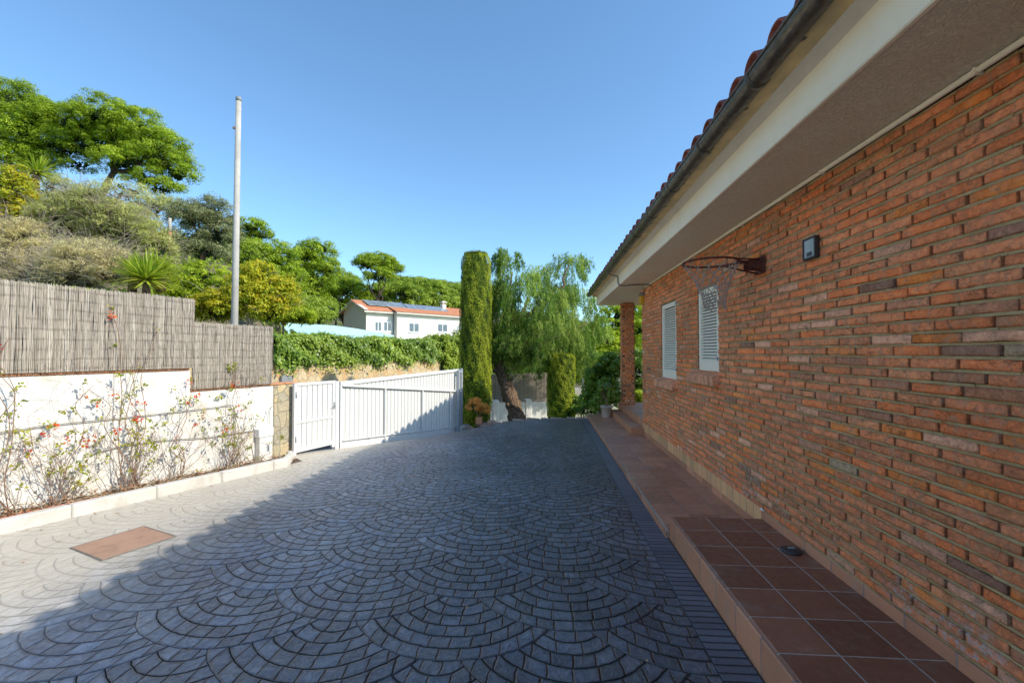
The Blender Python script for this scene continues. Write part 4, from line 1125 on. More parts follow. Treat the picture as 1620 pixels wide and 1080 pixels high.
# ------------------------------------------------------------------ posts in the street
def vpole(name, x0, y0, x1, y1, D, r0, r1, mat, label, cat, zb=None):
    a = at(x0, y0, D); b = at(x1, y1, D); d = (b-a)
    if zb is not None: a = a-d*((a.z-zb)/d.z)
    root = empty(name, a, label, cat); mb = MB(); mb.tube([a, a.lerp(b, .5), b], [r0, (r0+r1)/2, r1], 16); o = mb.build('shaft', MAT[mat], root); return root, a, b
pr_, a, b = vpole('utility_pole', 371, 515, 377.5, 155, 10., .078, .055, 'pole', 'tall pale concrete utility pole rising behind the brushwood fence', 'pole', -.4)
mb = MB(); mb.tube([b-Vector((0, 0, .08)), b+Vector((0, 0, .012))], .058, 16); mb.build('cap', MAT['sticker'], pr_)
c = at(373.5, 205, 10.); mb = MB(); mb.cbox(c+Vector((-.05, -.05, 0)), (.04, 0, 0), (0, .05, 0), (0, 0, .05), .004); mb.build('bracket', MAT['rust_cover'], pr_)
pr2, a, b = vpole('wooden_post', 267, 440, 268.5, 367, 15., .065, .06, 'coping', 'weathered reddish post with a pale top standing on the hillside', 'post', 2.0)
mb = MB(); mb.tube([b, b+Vector((0, 0, .46))], [.06, .045], 10); mb.build('top', MAT['pole'], pr2)

# ------------------------------------------------------------------ opposite stone wall and ivy
OS = 4.95
sw = empty('stone_wall', wl(10, -OS, 0), 'golden rubble stone retaining wall across the street under the ivy', 'wall')
mb = MB(); mb.cbox(wl(-12, -OS, -1.5), WD*38, -WN*.4, (0, 0, 2.82), .02); mb.build('masonry', MAT['stone_wall'], sw)
def hedge(name, t0, t1, s0, z0, z1, th, label, leaf, n, ln, corek='ivy', drape=.25, parent=None, cat='hedge', seed=1, bumps=.12):
    c = wl((t0+t1)/2, -s0, z0); root = empty(name, c, label, cat)
    mb = MB(); N1 = int((t1-t0)/.4); 
    def zt(t): return z1+bumps*(math.sin(t*2.1+seed)+.6*math.sin(t*5.3+seed*2))
    for i in range(N1):
        a0 = t0+(t1-t0)*i/N1; w_ = (t1-t0)/N1
        mb.obox(wl(a0, -s0-.10, z0+.05), WD*w_, -WN*(th-.15), Vector((0, 0, max(.2, zt(a0)-z0-.16))))
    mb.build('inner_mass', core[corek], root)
    T = RNG.uniform(t0-.05, t1+.05, n); k = RNG.random(n); P = np.zeros((n, 3)); Nn = np.zeros((n, 3))
    wn = np.array(WN); wd = np.array(WD); A = np.array(WA)
    ZT_ = z1+bumps*(np.sin(T*2.1+seed)+.6*np.sin(T*5.3+seed*2))
    ragged = drape*(.5+.5*np.sin(T*3.3+seed))*RNG.random(n)+drape*(RNG.random(n) < .1)
    front = k < .68
    lump = .07*np.sin(T*7+seed)*np.sin(T*2.9)
    zz = np.where(front, z0-ragged+(ZT_-z0+ragged)*RNG.random(n), ZT_+RNG.normal(0, .05, n))
    off = np.where(front, -s0+RNG.normal(.02, .05, n)+lump+.06*np.sin(zz*9+T*4), -s0-RNG.uniform(0, th, n))
    P = A[None]+wd[None]*T[:, None]+wn[None]*off[:, None]; P[:, 2] = zz
    Nn = norm(np.where(front[:, None], wn[None]+np.array([0, 0, .45]), np.array([0, 0, 1.])+wn[None]*.3)+unit(n)*.65)
    D = norm(unit(n)*.7+np.array([0, 0, -.6])); s_ = ln*RNG.uniform(.6, 1.3, n)
    tint = .5+.14*np.sin(T*1.7+zz*3)+.12*np.sin(T*8.1)*np.sin(zz*11)+RNG.normal(0, .15, n)
    leaves('foliage', P, Nn, D, s_, s_*.85, tint, LF[leaf], root); return root
hedge('ivy_hedge', 7.2, 16.5, OS-.05, 1.28, 2.10, .8, 'bright green ivy hedge on top of the golden stone wall', 'ivy', 26000, .085, bumps=.05)
hedge('shrub_hedge', 16.2, 22.5, OS-.25, .2, 2.25, 1.2, 'looser yellowish green hedge right of the ivy beyond the sliding gate', 'shrub', 15000, .10, 'ivy', .1, seed=4, bumps=.1)
mbx2 = empty('letter_box', at(455, 600, 12.4), 'small grey box on the golden stone wall above the stone pillar', 'box')
q = hit(446, 604, wl(0, -OS+.1, 0), WN); q2 = hit(464, 604, wl(0, -OS+.1, 0), WN); mb = MB(); mb.cbox(q, q2-q, -WN*.12, (0, 0, .19), .01); mb.build('body', MAT['sticker'], mbx2)
# turquoise canopy
cn = empty('fabric_canopy', at(520, 540, 24), 'pale turquoise canvas canopy showing above the ivy hedge', 'canopy')
pts = [(436, 510), (465, 511), (500, 513), (530, 515), (560, 519), (590, 524), (622, 530)]
V = []; 
for i, (x, y) in enumerate(pts):
    a = at(x, y, 26.5+.35*i); b = at(x-6+2*i, y+22, 22.5+.35*i); 
    for k in range(6):
        t = k/5; q = a.lerp(b, t); q.z += -.25*math.sin(PI*t)+.0; V.append(q)
F = [(i*6+k, i*6+k+1, (i+1)*6+k+1, (i+1)*6+k) for i in range(len(pts)-1) for k in range(5)]
mb = MB(); mb.add(V, F, True); mb.build('canvas', MAT['tarp'], cn)
for k in (0, 5, 36, 41): mb = MB(); q = Vector(V[k]); mb.tube([(q.x, q.y, q.z-2.6), q], .05, 8); mb.build('canopy_post', MAT['white_metal'], cn)

# ------------------------------------------------------------------ neighbour house
def neighbour():
    c0 = at(577, 487.5, 48); az = math.radians(40.5); u = Vector((math.sin(az), math.cos(az), 0)); w = Vector((-math.cos(az), math.sin(az), 0)); Z = Vector((0, 0, 1))
    o = Vector((c0.x, c0.y, 0)); ze = 6.2; zb = 1.2; Lh = 17; Wd = 6.0; slope = math.tan(math.radians(24))
    root = empty('neighbour_house', (o.x, o.y, zb), 'cream house with an orange tiled roof and solar panels on the wooded hillside', 'house')
    o = o+u*.35+w*.35
    def P(a, b, z): return o+u*a+w*b+Z*z
    mb = MB(); u1 = 3.3; pj = .7; Lw = Lh-.7; Dw = Wd-.7
    mb.obox(P(0, 0, zb), u*(u1+.02), w*Dw, Z*(ze-zb)); mb.obox(P(u1, -pj, zb), u*(Lw-u1), w*(Dw+pj), Z*(ze-zb))
    zr = ze+(Dw/2)*slope
    for a in (0, Lw-.02): mb.add([P(a, 0, ze), P(a, Dw, ze), P(a, Dw/2, zr)], [(0, 1, 2)] if a else [(2, 1, 0)])
    mb.build('wall', MAT['far_wall'], root)
    def tiles(name, a0, a1, b0, b1, za, zb_, pitch=.24):
        V = []; F = []; n = int((a1-a0)/pitch*4); 
        for i in range(n+1):
            a = a0+(a1-a0)*i/n; h = .05*abs(math.sin(PI*(a-a0)/pitch))
            for k in range(9):
                t = k/8; V.append(P(a, b0+(b1-b0)*t, za+(zb_-za)*t+h+.04+.02*(k % 2)))
        m = 9
        F = [(i*m+k, (i+1)*m+k, (i+1)*m+k+1, i*m+k+1) for i in range(n) for k in range(8)]
        me = np_mesh(name, [tuple(v) for v in V], F); return me
    ov = .45
    rf = link('roof', tiles('roof', -ov, u1+.1, -ov, Dw/2, ze-ov*slope, zr), MAT['far_roof'], root)
    link('roof', tiles('roof', u1-.25, Lw+ov, -pj-ov, Dw/2, ze-(ov)*slope, zr+pj*slope*0), MAT['far_roof'], root)
    link('roof', tiles('roof', -ov, Lw+ov, Dw+ov, Dw/2, ze-ov*slope, zr), MAT['far_roof'], root)
    mb = MB()
    mb.obox(P(-ov, -ov, ze-ov*slope-.12), u*(u1+.1+ov), w*.06, Z*.14); mb.obox(P(u1-.25, -pj-ov, ze-ov*slope-.12), u*(Lw+ov-u1+.25), w*.06, Z*.14)
    mb.obox(P(-ov, -ov, ze-ov*slope-.10), w*(Dw/2+ov)+Z*(zr-ze+ov*slope), u*.05, Z*.12); mb.obox(P(-ov, Dw+ov, ze-ov*slope-.10), -w*(Dw/2+ov)+Z*(zr-ze+ov*slope), u*.05, Z*.12)
    mb.obox(P(-ov, -ov, ze-ov*slope-.02), u*(u1+ov), w*(ov+.1), Z*.05); mb.obox(P(-ov, -ov, ze-.06-ov*slope*.0), u*(ov+.02), w*(Dw/2+ov)+Z*(zr-ze), Z*.04); mb.obox(P(-ov, Dw+ov, ze-.06), u*(ov+.02), -w*(Dw/2+ov)+Z*(zr-ze), Z*.04)
    mb.obox(P(u1-.2, -pj-ov, ze-ov*slope-.02), u*(Lw-u1), w*(ov+.1), Z*.05)
    mb.build('eaves', MAT['far_wall'], root)
    def ux(x, b): q = hit(x, 520, P(0, b, 0), w); return (q-o).dot(u)
    for (x0, x1, y0, y1, b) in ((592.7, 603.5, 507.5, 524, 0), (606.5, 619, 507.5, 524, 0), (646.5, 663, 509.5, 525, -pj), (692, 708, 511, 525, -pj), (722, 727, 514, 525, -pj)):
        a0 = ux(x0, b); a1 = ux(x1, b); q = hit(x0, y0, P(0, b, 0), w); z1 = q.z; z0 = hit(x0, y1, P(0, b, 0), w).z
        mb = MB(); f = .08
        mb.obox(P(a0, b-.03, z0), u*f, w*.06, Z*(z1-z0)); mb.obox(P(a1-f, b-.03, z0), u*f, w*.06, Z*(z1-z0)); mb.obox(P(a0+f, b-.029, z0), u*(a1-a0-2*f), w*.06, Z*f); mb.obox(P(a0+f, b-.029, z1-f-.06), u*(a1-a0-2*f), w*.06, Z*(f+.06)); mb.obox(P((a0+a1)/2-.05, b-.028, z0+f), u*.1, w*.05, Z*(z1-z0-2*f-.06)); mb.obox(P(a0-.1, b-.08, z0-.08), u*(a1-a0+.2), w*.1, Z*.07)
        wo = mb.build('window', MAT['curtain'], root)
        mb = MB(); mb.obox(P(a0+f, b-.012, z0+f), u*(a1-a0-2*f), w*.01, Z*(z1-z0-2*f-.05)); mb.build('pane', MAT['glass'], wo)
    # solar panels
    nv = (Z-(-w)*(slope)*1).normalized()
    nv = (Z-w*slope).normalized(); sd = (w+Z*slope).normalized()
    for (a0, cnt, b0) in ((.7, 5, .75), (5.4, 6, .5)):
        for i in range(cnt):
            b = P(a0+i*1.03, b0, ze+b0*slope+.22); mb = MB(); mb.cbox(b, u*1.0, sd*1.75, nv*.04, .01); mb.build('solar_panel', MAT['solar'], root)
    q = hit(701, 490, P(0, Dw/2-.6, 0), w); a = (q-o).dot(u); mb = MB(); mb.obox(P(a-.3, Dw/2-.9, ze+.3), u*.55, w*.55, Z*1.25)
    mb.obox(P(a-.38, Dw/2-.98, ze+1.75), u*.71, w*.71, Z*.12); mb.build('chimney', MAT['far_wall'], root)
    mb = MB(); mb.tube([P(a-.02, Dw/2-.62, ze+1.6), P(a-.02, Dw/2-.62, ze+1.95)], .2, 10); mb.build('chimney_pot', MAT['far_wall'], root)
    mb = MB(); mb.tube([P(u1-.06, -.08, zb), P(u1-.06, -.08, ze-.1)], .05, 8); mb.build('downpipe', MAT['sticker'], root)
neighbour()

# ------------------------------------------------------------------ hillside vegetation
def ground_under(b, extra=0):
    x, y = b[0][0], b[0][1]; return (x, y, terr(x, y)-.2+extra)
def pine(D, L, label, npuff=90, per=80, pr=.62, ln=.26, wd=.07, leaf='pine', tr=.2, base=None, group='pines on the hillside', cs=.6, cat='tree', name='pine_tree', deep=.8, corem='pine', up=.35):
    B = pxblobs(D, L, deep, D*.02); big = max(B, key=lambda b: b[1][0]*b[1][2])
    bs = base or ground_under(big); bs = (bs[0], bs[1], min(bs[2], big[0][2]-big[1][2]*.9))
    return tree(name, B, bs, label, cat, leaf, per, npuff, pr, ln, wd, tr, group, corem, cs, 7, up)
pine(27, [(15, 175, 55, 48), (45, 215, 45, 40), (5, 230, 50, 50), (30, 262, 48, 28), (65, 190, 34, 34), (60, 250, 34, 24)], 'bushy pine at the top left corner of the photo', 190, 150, .75, .20, .055)
b2 = at(140, 315, 27); 
pine(27, [(120, 205, 58, 40), (165, 190, 52, 38), (215, 215, 55, 45), (250, 245, 50, 42), (280, 272, 34, 30), (200, 258, 48, 24), (255, 300, 38, 16), (100, 235, 44, 30), (145, 235, 50, 30), (185, 225, 50, 34), (235, 285, 40, 20), (125, 262, 34, 14)], 'broad spreading pine with a dark forked trunk on the hill crest', 330, 165, .62, .19, .05, tr=.28, base=(b2.x, b2.y, b2.z-.8), cs=.45)
pine(40, [(395, 358, 26, 14), (385, 375, 30, 16), (412, 372, 18, 12)], 'small pine crown peeking out right behind the pale pole', 50, 70, .75, .28, .09)
pine(34, [(400, 410, 45, 32), (440, 410, 38, 28), (425, 440, 48, 30), (385, 445, 40, 30), (460, 445, 24, 28)], 'dense round pine just right of the utility pole', 150, 120, .8, .26, .075)
pine(44, [(500, 398, 32, 22), (482, 415, 30, 22), (515, 425, 26, 18), (495, 445, 36, 26), (488, 470, 30, 22)], 'tall two tiered pine rising between the pole and the lone round pine', 130, 120, .9, .30, .09)
pine(58, [(598, 418, 30, 18), (580, 416, 20, 14), (618, 426, 20, 15), (600, 437, 27, 13)], 'lone rounded pine crown standing clear above the neighbour house', 110, 110, .85, .32, .10)
pine(66, [(535, 462, 42, 20), (580, 462, 40, 20), (545, 478, 55, 22), (510, 480, 30, 24)], 'wide low pine directly behind the left end of the neighbour house', 130, 100, 1.0, .32, .10)
pine(66, [(620, 462, 34, 16), (645, 466, 32, 16), (600, 472, 30, 16)], 'pine behind the solar panels left of the chimney', 90, 90, 1.1, .38, .12, 'pine_far')
pine(72, [(680, 458, 30, 15), (660, 470, 30, 16), (700, 470, 28, 14)], 'rounded pine behind the chimney of the neighbour house', 90, 90, 1.15, .40, .13, 'pine_far')
pine(80, [(715, 462, 22, 11), (735, 470, 25, 14), (705, 480, 24, 12)], 'distant pine next to the clipped cypress column', 70, 80, 1.2, .42, .14, 'pine_far')
pine(50, [(455, 455, 34, 24), (475, 440, 24, 18), (435, 470, 34, 22)], 'full pine filling the gap between the round pine and the two tiered pine', 110, 110, .9, .30, .09)
pine(62, [(530, 452, 30, 16), (552, 458, 26, 14), (512, 465, 26, 16)], 'low pine between the two tiered pine and the lone round pine', 90, 100, 1.0, .34, .11)
pine(74, [(625, 448, 26, 11), (648, 452, 30, 12), (672, 456, 26, 10)], 'flat topped pine behind the neighbour house roof ridge', 80, 90, 1.2, .40, .13, 'pine_far')
pine(95, [(540, 441, 26, 9), (515, 446, 20, 9)], 'far crown on the ridge left of the lone round pine', 50, 70, 1.3, .5, .17, 'pine_far')
pine(100, [(655, 448, 34, 9), (690, 452, 28, 8), (725, 457, 28, 8)], 'far row of crowns along the ridge right of the lone round pine', 90, 70, 1.3, .5, .17, 'pine_far')
pine(38, [(450, 475, 30, 24), (475, 490, 34, 22)], 'shaded pine low on the slope behind the yellow bush', 70, 80, .8, .28, .09)
pine(46, [(505, 500, 26, 20), (485, 500, 28, 20), (520, 485, 16, 14)], 'dark undergrowth tree left of the neighbour house', 70, 80, .8, .28, .09, 'pine_far', group=None)
tree('olive_tree', pxblobs(21, [(300, 345, 34, 30), (335, 345, 36, 34), (350, 375, 30, 30), (300, 385, 38, 28), (330, 400, 44, 20)], .8), tuple(at(318, 430, 21)), 'grey green olive tree left of the pale pole', 'tree', 'olive', 130, 170, .5, .13, .035, .16, None, 'laurel', .55, 8)
def shrub(name, D, L, label, leaf, npuff, per, pr, ln, wd, cat='shrub', corem='laurel', cs=.7, twigs=0, tmat='twig_pale', deep=.7, up=.35, group=None, low=-.5, trunk=True):
    B = pxblobs(D, L, deep, D*.015); big = max(B, key=lambda b: b[1][0]*b[1][2]); g = (big[0][0], big[0][1], big[0][2]-big[1][2]*1.0)
    root = empty(name, g, label, cat, group); C, R = puffs(B, int(npuff*1.5), pr*.75, low=low)
    leaves('foliage', *puff_leaves(C, R, int(per*.75), ln, wd, up, .5), LF[leaf], root)
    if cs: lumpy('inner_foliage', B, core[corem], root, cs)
    mb = MB()
    for i in range(4): mb.tube(branch_pts((g[0]+random.uniform(-.1, .1), g[1], g[2]-.4), (big[0][0]+random.uniform(-.4, .4)*big[1][0], big[0][1], big[0][2]), 3, .08), [.04, .035, .025, .01], 5)
    if twigs:
        for i in range(twigs):
            b = B[random.randrange(len(B))]; th = random.uniform(0, 2*PI); rr = random.random()**.5*1.02; ph = random.uniform(-.7, 1.)
            p = Vector(b[0])+Vector((b[1][0]*rr*math.cos(th), b[1][1]*rr*math.sin(th)*.9, b[1][2]*ph*.9)); d = Vector((math.cos(th)*.7+random.gauss(0, .4), math.sin(th)*.5+random.gauss(0, .4), random.uniform(-.1, 1.1))).normalized()*random.uniform(.25, .7)
            mb.tube([p, p+d*.5+Vector((0, 0, .03)), p+d+Vector((0, 0, -.03))], [.006, .005, .002], 3, cap=False)
    mb.build('stems', MAT[tmat], root); return root
shrub('green_bush', 66, [(545, 494, 50, 18), (600, 488, 50, 16), (650, 488, 50, 14), (705, 486, 50, 14)], 'thicket filling the slope right behind the neighbour house', 'shrub', 170, 90, 1.3, .42, .18, cs=.9)
# dry bushes above the brushwood fence, left to right
shrub('broom_bush', 12.5, [(25, 395, 55, 55), (60, 440, 55, 40)], 'dry twiggy bush above the left end of the brushwood fence', 'dry', 140, 100, .27, .11, .012, corem='dry', cs=.7, twigs=900)
shrub('broom_bush', 13.5, [(110, 350, 60, 48), (150, 330, 50, 36), (185, 355, 50, 40)], 'grey green feathery bush below the broad pine', 'drygreen', 190, 120, .26, .12, .013, corem='dry', cs=.7, twigs=800)
shrub('broom_bush', 12.0, [(140, 420, 60, 45), (105, 440, 50, 34), (180, 430, 34, 36)], 'straw coloured dry bush left of the large yucca', 'dry', 150, 120, .30, .11, .011, corem='dry', cs=.7, twigs=1200)
shrub('broom_bush', 14.5, [(225, 370, 38, 36), (245, 400, 34, 34), (215, 395, 30, 34)], 'fine leaved green bush between the yucca and the olive tree', 'drygreen', 110, 120, .32, .11, .02, corem='laurel', cs=.7, twigs=300)
shrub('yellow_bush', 13.5, [(15, 300, 30, 45), (30, 340, 28, 34), (5, 360, 26, 30)], 'yellow flowering bush at the left edge beneath the pines', 'yellow', 80, 110, .28, .09, .04, corem='dry', cs=.6, twigs=100)
shrub('yellow_bush', 13.2, [(395, 465, 40, 32), (350, 488, 44, 28), (425, 490, 30, 26), (410, 440, 34, 24), (330, 495, 30, 22), (450, 470, 22, 30)], 'large yellow orange leaved bush behind the pale pole', 'yellow', 190, 130, .28, .08, .04, corem='laurel', cs=.65, twigs=80)
shrub('green_bush', 13.8, [(318, 445, 46, 30), (290, 470, 40, 28), (335, 475, 40, 26), (270, 450, 24, 30)], 'bright green bush between the large yucca and the pole', 'bright', 100, 120, .28, .08, .04, corem='laurel', cs=.65, twigs=60)
shrub('green_bush', 11.6, [(70, 462, 40, 12), (130, 468, 40, 10), (185, 472, 24, 10)], 'low strip of bright leaves poking over the brushwood fence', 'bright', 60, 100, .16, .06, .04, corem='dry', cs=.5)
shrub('green_bush', 20, [(440, 500, 44, 18), (475, 498, 44, 18), (450, 480, 40, 20), (495, 500, 34, 16)], 'low green bush behind the turquoise canopy', 'shrub', 60, 90, .4, .12, .06, corem='laurel')
shrub('green_bush', 16.5, [(445, 498, 34, 20), (470, 502, 30, 14), (430, 480, 26, 22)], 'yellow green bush right of the pale pole above the ivy', 'bright', 90, 110, .3, .09, .05, corem='laurel', cs=.7)
shrub('green_bush', 24, [(75, 300, 60, 22), (190, 312, 60, 22), (250, 330, 40, 18)], 'shrubs on the slope under the broad pine', 'drygreen', 120, 90, .55, .16, .03, corem='laurel', cs=.8)
shrub('green_bush', 30, [(330, 420, 70, 30), (400, 470, 60, 30), (460, 495, 70, 26), (360, 400, 50, 26), (490, 495, 50, 24)], 'dark shrubs on the slope behind the pole', 'shrub', 120, 90, .8, .22, .08, corem='laurel', cs=.9)
# ground cover on the slopes
n = 42000
X_ = RNG.uniform(-60, -5, n); Y_ = RNG.uniform(2, 85, n)
keep = np.array([sdist(a, b) > 7.5 and math.hypot(a, b) > 19 for a, b in zip(X_, Y_)]); X_ = X_[keep]; Y_ = Y_[keep]; n = len(X_)
Z_ = np.array([terr(a, b) for a, b in zip(X_, Y_)])+RNG.uniform(0, .9, n)**2
s_ = RNG.uniform(.3, .8, n)*.6
o = leaves('undergrowth', np.stack([X_, Y_, Z_], 1), norm(unit(n)+np.array([0, 0, .7])), unit(n), s_, s_*.4, RNG.uniform(0, 1, n)*.8, LF['shrub'])
tag(o, 'rough green undergrowth covering the wooded hillside', 'undergrowth', kind='stuff')

def yucca(name, c, R, label, n=90, trunk=.3, tilt=(0, 0), group=None, wdt=.05):
    root = empty(name, c-Vector((0, 0, trunk)), label, 'yucca', group); V = []; F = []; T = []
    for i in range(n):
        th = random.uniform(0, 2*PI); el = math.asin(random.uniform(-.35, .98)); L = R*random.uniform(.8, 1.1); w = wdt*random.uniform(.8, 1.2)
        d = Vector((math.cos(th)*math.cos(el), math.sin(th)*math.cos(el), math.sin(el))); sd = Vector((-math.sin(th), math.cos(th), 0)); b = len(V); droop = .12*L*math.cos(el)
        tt = random.uniform(.25, .75)+(.35 if el < .1 else 0)*random.random()
        for k in range(6):
            t = k/5; p = c+d*(L*t)+Vector((0, 0, -droop*t*t)); ww = w*(1-t)**.7*(.6+.8*min(1, t*4)) if k < 5 else .001
            nn = sd.cross(d).normalized(); V += [p-sd*ww*.5+nn*ww*.18, p, p+sd*ww*.5+nn*ww*.18]
        for k in range(5):
            for m in (0, 1): F.append((b+k*3+m, b+k*3+m+1, b+(k+1)*3+m+1, b+(k+1)*3+m)); T.append(tt+random.uniform(-.05, .05))
    link('leaves', np_mesh('leaves', [tuple(v) for v in V], F, {'tint': np.array(T)}), LF['yucca'], root)
    mb = MB(); mb.tube([c-Vector((0, 0, trunk)), c], [.1, .07], 8); mb.build('trunk', MAT['bark'], root); return root
yucca('yucca', at(232, 442, 11.2), .86, 'large yucca with yellow green blades just above the brushwood fence', 170, .5, wdt=.055)
yucca('yucca', at(210, 425, 11.6), .55, 'smaller yucca head touching the left side of the large one', 90, .6, wdt=.05)
yucca('yucca', at(255, 425, 11.8), .55, 'smaller yucca head touching the right side of the large one', 90, .6, wdt=.05)
yucca('yucca', at(58, 272, 17), .85, 'spiky yucca high on the slope under the left pine', 110, .8, wdt=.07)

# ------------------------------------------------------------------ clipped columns and weeping tree beyond the drive
def column(x0, x1, ytop, D, zb, label, n=60000, taper=.12):
    c = at((x0+x1)/2, 600, D); r = (x1-x0)/2*D/720; zt = at(x0, ytop, D).z; root = empty('clipped_cypress', (c.x, c.y, zb), label, 'clipped tree', 'clipped cypress columns'); H = zt-zb
    def rad(f): return r*np.where(f < .25, .72+.28*(f/.25)**.7, np.where(f > .72, 1-(taper*((f-.72)/.28)), 1.))*np.where(f > .96, np.sqrt(np.clip(1-((f-.96)/.04)**2*.45, .2, 1)), 1)
    n2 = int(n*.93); th = RNG.uniform(0, 2*PI, n); f = RNG.random(n)
    lump = 1+.03*np.sin(th*3+f*9)+.025*np.sin(th*7-f*23)+.02*np.sin(th*13+f*41)+.015*np.sin(f*70+th*5)
    hol = np.clip(np.sin(th*5+f*31)*np.sin(th*3-f*47)*np.sin(f*19+th)-.35, 0, 1)
    rr = rad(f)*lump*(1+RNG.normal(0, .020, n)+(RNG.random(n) < .02)*RNG.uniform(0, .09, n)-hol*.10); topm = np.arange(n) >= n2
    rr = np.where(topm, np.sqrt(RNG.random(n))*rad(np.full(n, .99)), rr); z = np.where(topm, zb+H*(1+RNG.normal(0, .004, n)), zb+H*f)
    P = np.stack([c.x+rr*np.cos(th), c.y+rr*np.sin(th), z], 1)
    N_ = np.stack([np.cos(th), np.sin(th), np.full(n, .25)], 1); N_[topm] = (0, 0, 1); N_ = norm(N_+unit(n)*.75)
    D_ = norm(np.array([0, 0, 1.])+unit(n)*.7); s_ = RNG.uniform(.022, .05, n)
    crease = np.clip((lump-1)*9, -.35, .35)
    tint = .56+crease*1.2-hol*.5+RNG.normal(0, .15, n)
    leaves('foliage', P, N_, D_, s_, s_*.45, tint, LF['cypress'], root)
    mb = MB(); prof = [(max(.001, float(rad(np.array(q)))*.93), q*H*.985) for q in np.linspace(0, 1, 20)]+[(.001, H*.985)]; mb.lathe((c.x, c.y, zb), prof, 28); mb.build('inner_mass', core['cypress'], root)
    mb = MB(); mb.tube([(c.x, c.y, zb-.3), (c.x, c.y, zb+.3)], .08, 8); mb.build('trunk', MAT['bark'], root)
column(728, 777, 402, 13.4, -.95, 'tall clipped cypress column beside the grey gate post')
column(866, 909, 560, 13.8, -.95, 'shorter clipped cypress column under the weeping tree', 34000, .02)

def weeping():
    D = 14.2; base = at(822, 700, 13.6); base.z = -1.0
    root = empty('weeping_tree', base, 'large weeping pepper tree with a thick gnarled leaning trunk', 'tree')
    mb = MB(); p1 = at(812, 640, 13.7); p2 = at(797, 600, 13.9); p3 = at(788, 572, 14.1); p4 = at(800, 520, 14.3)
    def knob(P, R): return P, [r*random.uniform(.88, 1.15) for r in R]
    P = smooth_path([base, at(818, 665, 13.6), p1, p2, p3], 5); mb.tube(*knob(P, list(np.linspace(.29, .15, len(P)))), 14)
    for i in range(26):   # burls
        q = P[random.randrange(len(P)-3)]; th = random.uniform(0, 2*PI); rr = .26; c = q+Vector((math.cos(th)*rr*.8, math.sin(th)*rr*.8, 0)); mb.lathe((c.x, c.y, c.z-.08), [(.001, 0), (.07, .03), (.09, .08), (.06, .14), (.001, .17)], 8)
    limbs = [(p3, at(835, 470, 14.2), .12), (p3, at(880, 450, 14.6), .11), (p3, at(810, 430, 14.), .10), (p3, at(860, 520, 14.), .07), (at(880, 480, 14.4), at(900, 420, 14.5), .06), (p3, at(930, 510, 14.8), .08), (p3, at(770, 500, 14.6), .07)]
    for a, b, r in limbs: mb.tube(branch_pts(a, b, 6, .06), [r*(1-.12*k) for k in range(7)], 7)
    mb.build('trunk', MAT['bark'], root)
    # hanging strands
    spec = [(802, 420, 24, 26, .8, 130), (835, 470, 60, 50, 1.1, 420), (900, 428, 40, 28, .7, 220), (890, 490, 62, 44, 1.1, 420), (850, 520, 75, 44, 1.0, 420), (925, 535, 36, 34, .9, 200), (795, 500, 28, 60, 1.1, 230), (945, 520, 20, 26, .7, 60), (830, 550, 60, 26, .7, 240), (905, 565, 50, 20, .5, 200), (800, 560, 34, 34, .7, 330), (775, 575, 20, 26, .6, 120), (838, 572, 44, 22, .6, 300), (812, 540, 50, 30, .7, 240), (930, 575, 34, 20, .5, 120)]
    Pn = []; Dn = []; Tn = []; st = MB(); Ln = []
    for (x, y, rx, ry, L, cnt) in spec:
        for i in range(int(cnt*1.12)):
            if i % 9 == 0: uc = unit(1)[0]; rc = random.uniform(.35, 1.)**.5; tl = random.uniform(.25, .8); tt = random.gauss(.42, .2); lowr = random.random() < .7
            u = uc+RNG.normal(0, .10, 3); rr = rc; d = D+u[1]*rx*rr/720*D*.85+(1.3 if x > 885 else 0)
            s0 = at(x+u[0]*rx*rr, y-abs(u[2])*ry*rr if lowr else y+u[2]*ry*rr, d); l = L*tl*random.uniform(.7, 1.15)
            out = Vector((u[0], u[1], .25))*random.uniform(.05, .22); n = max(4, int(l/.05)); tn = tt+random.gauss(0, .08); sway = Vector((random.gauss(0, .05), random.gauss(0, .05), 0))
            pts = []
            for k in range(n):
                t = k/n; q = s0+out*math.sin(t*1.6)+sway*t*t+Vector((0, 0, .10*math.sin(min(1, t*3)*PI)-l*t)); pts.append(q)
                for m in range(3):
                    Pn.append(q+Vector((random.gauss(0, .028), random.gauss(0, .028), random.gauss(0, .03)))); Dn.append((random.gauss(0, .35), random.gauss(0, .35), -1)); Tn.append(tn+random.gauss(0, .12)+.1*(1-t)); Ln.append(random.uniform(.07, .14))
            if i % 4 == 0: st.tube(pts[::3] if len(pts) > 6 else pts, .003, 3, cap=False)
    n = len(Pn); Pn = np.array([list(p) for p in Pn]); Ln = np.array(Ln)
    leaves('foliage', Pn, norm(unit(n)+np.array([0, 0, .15])), norm(np.array(Dn)), Ln, Ln*.2, np.array(Tn), LF['pepper'], root)
    st.build('hanging_twigs', MAT['twig'], root)
weeping()

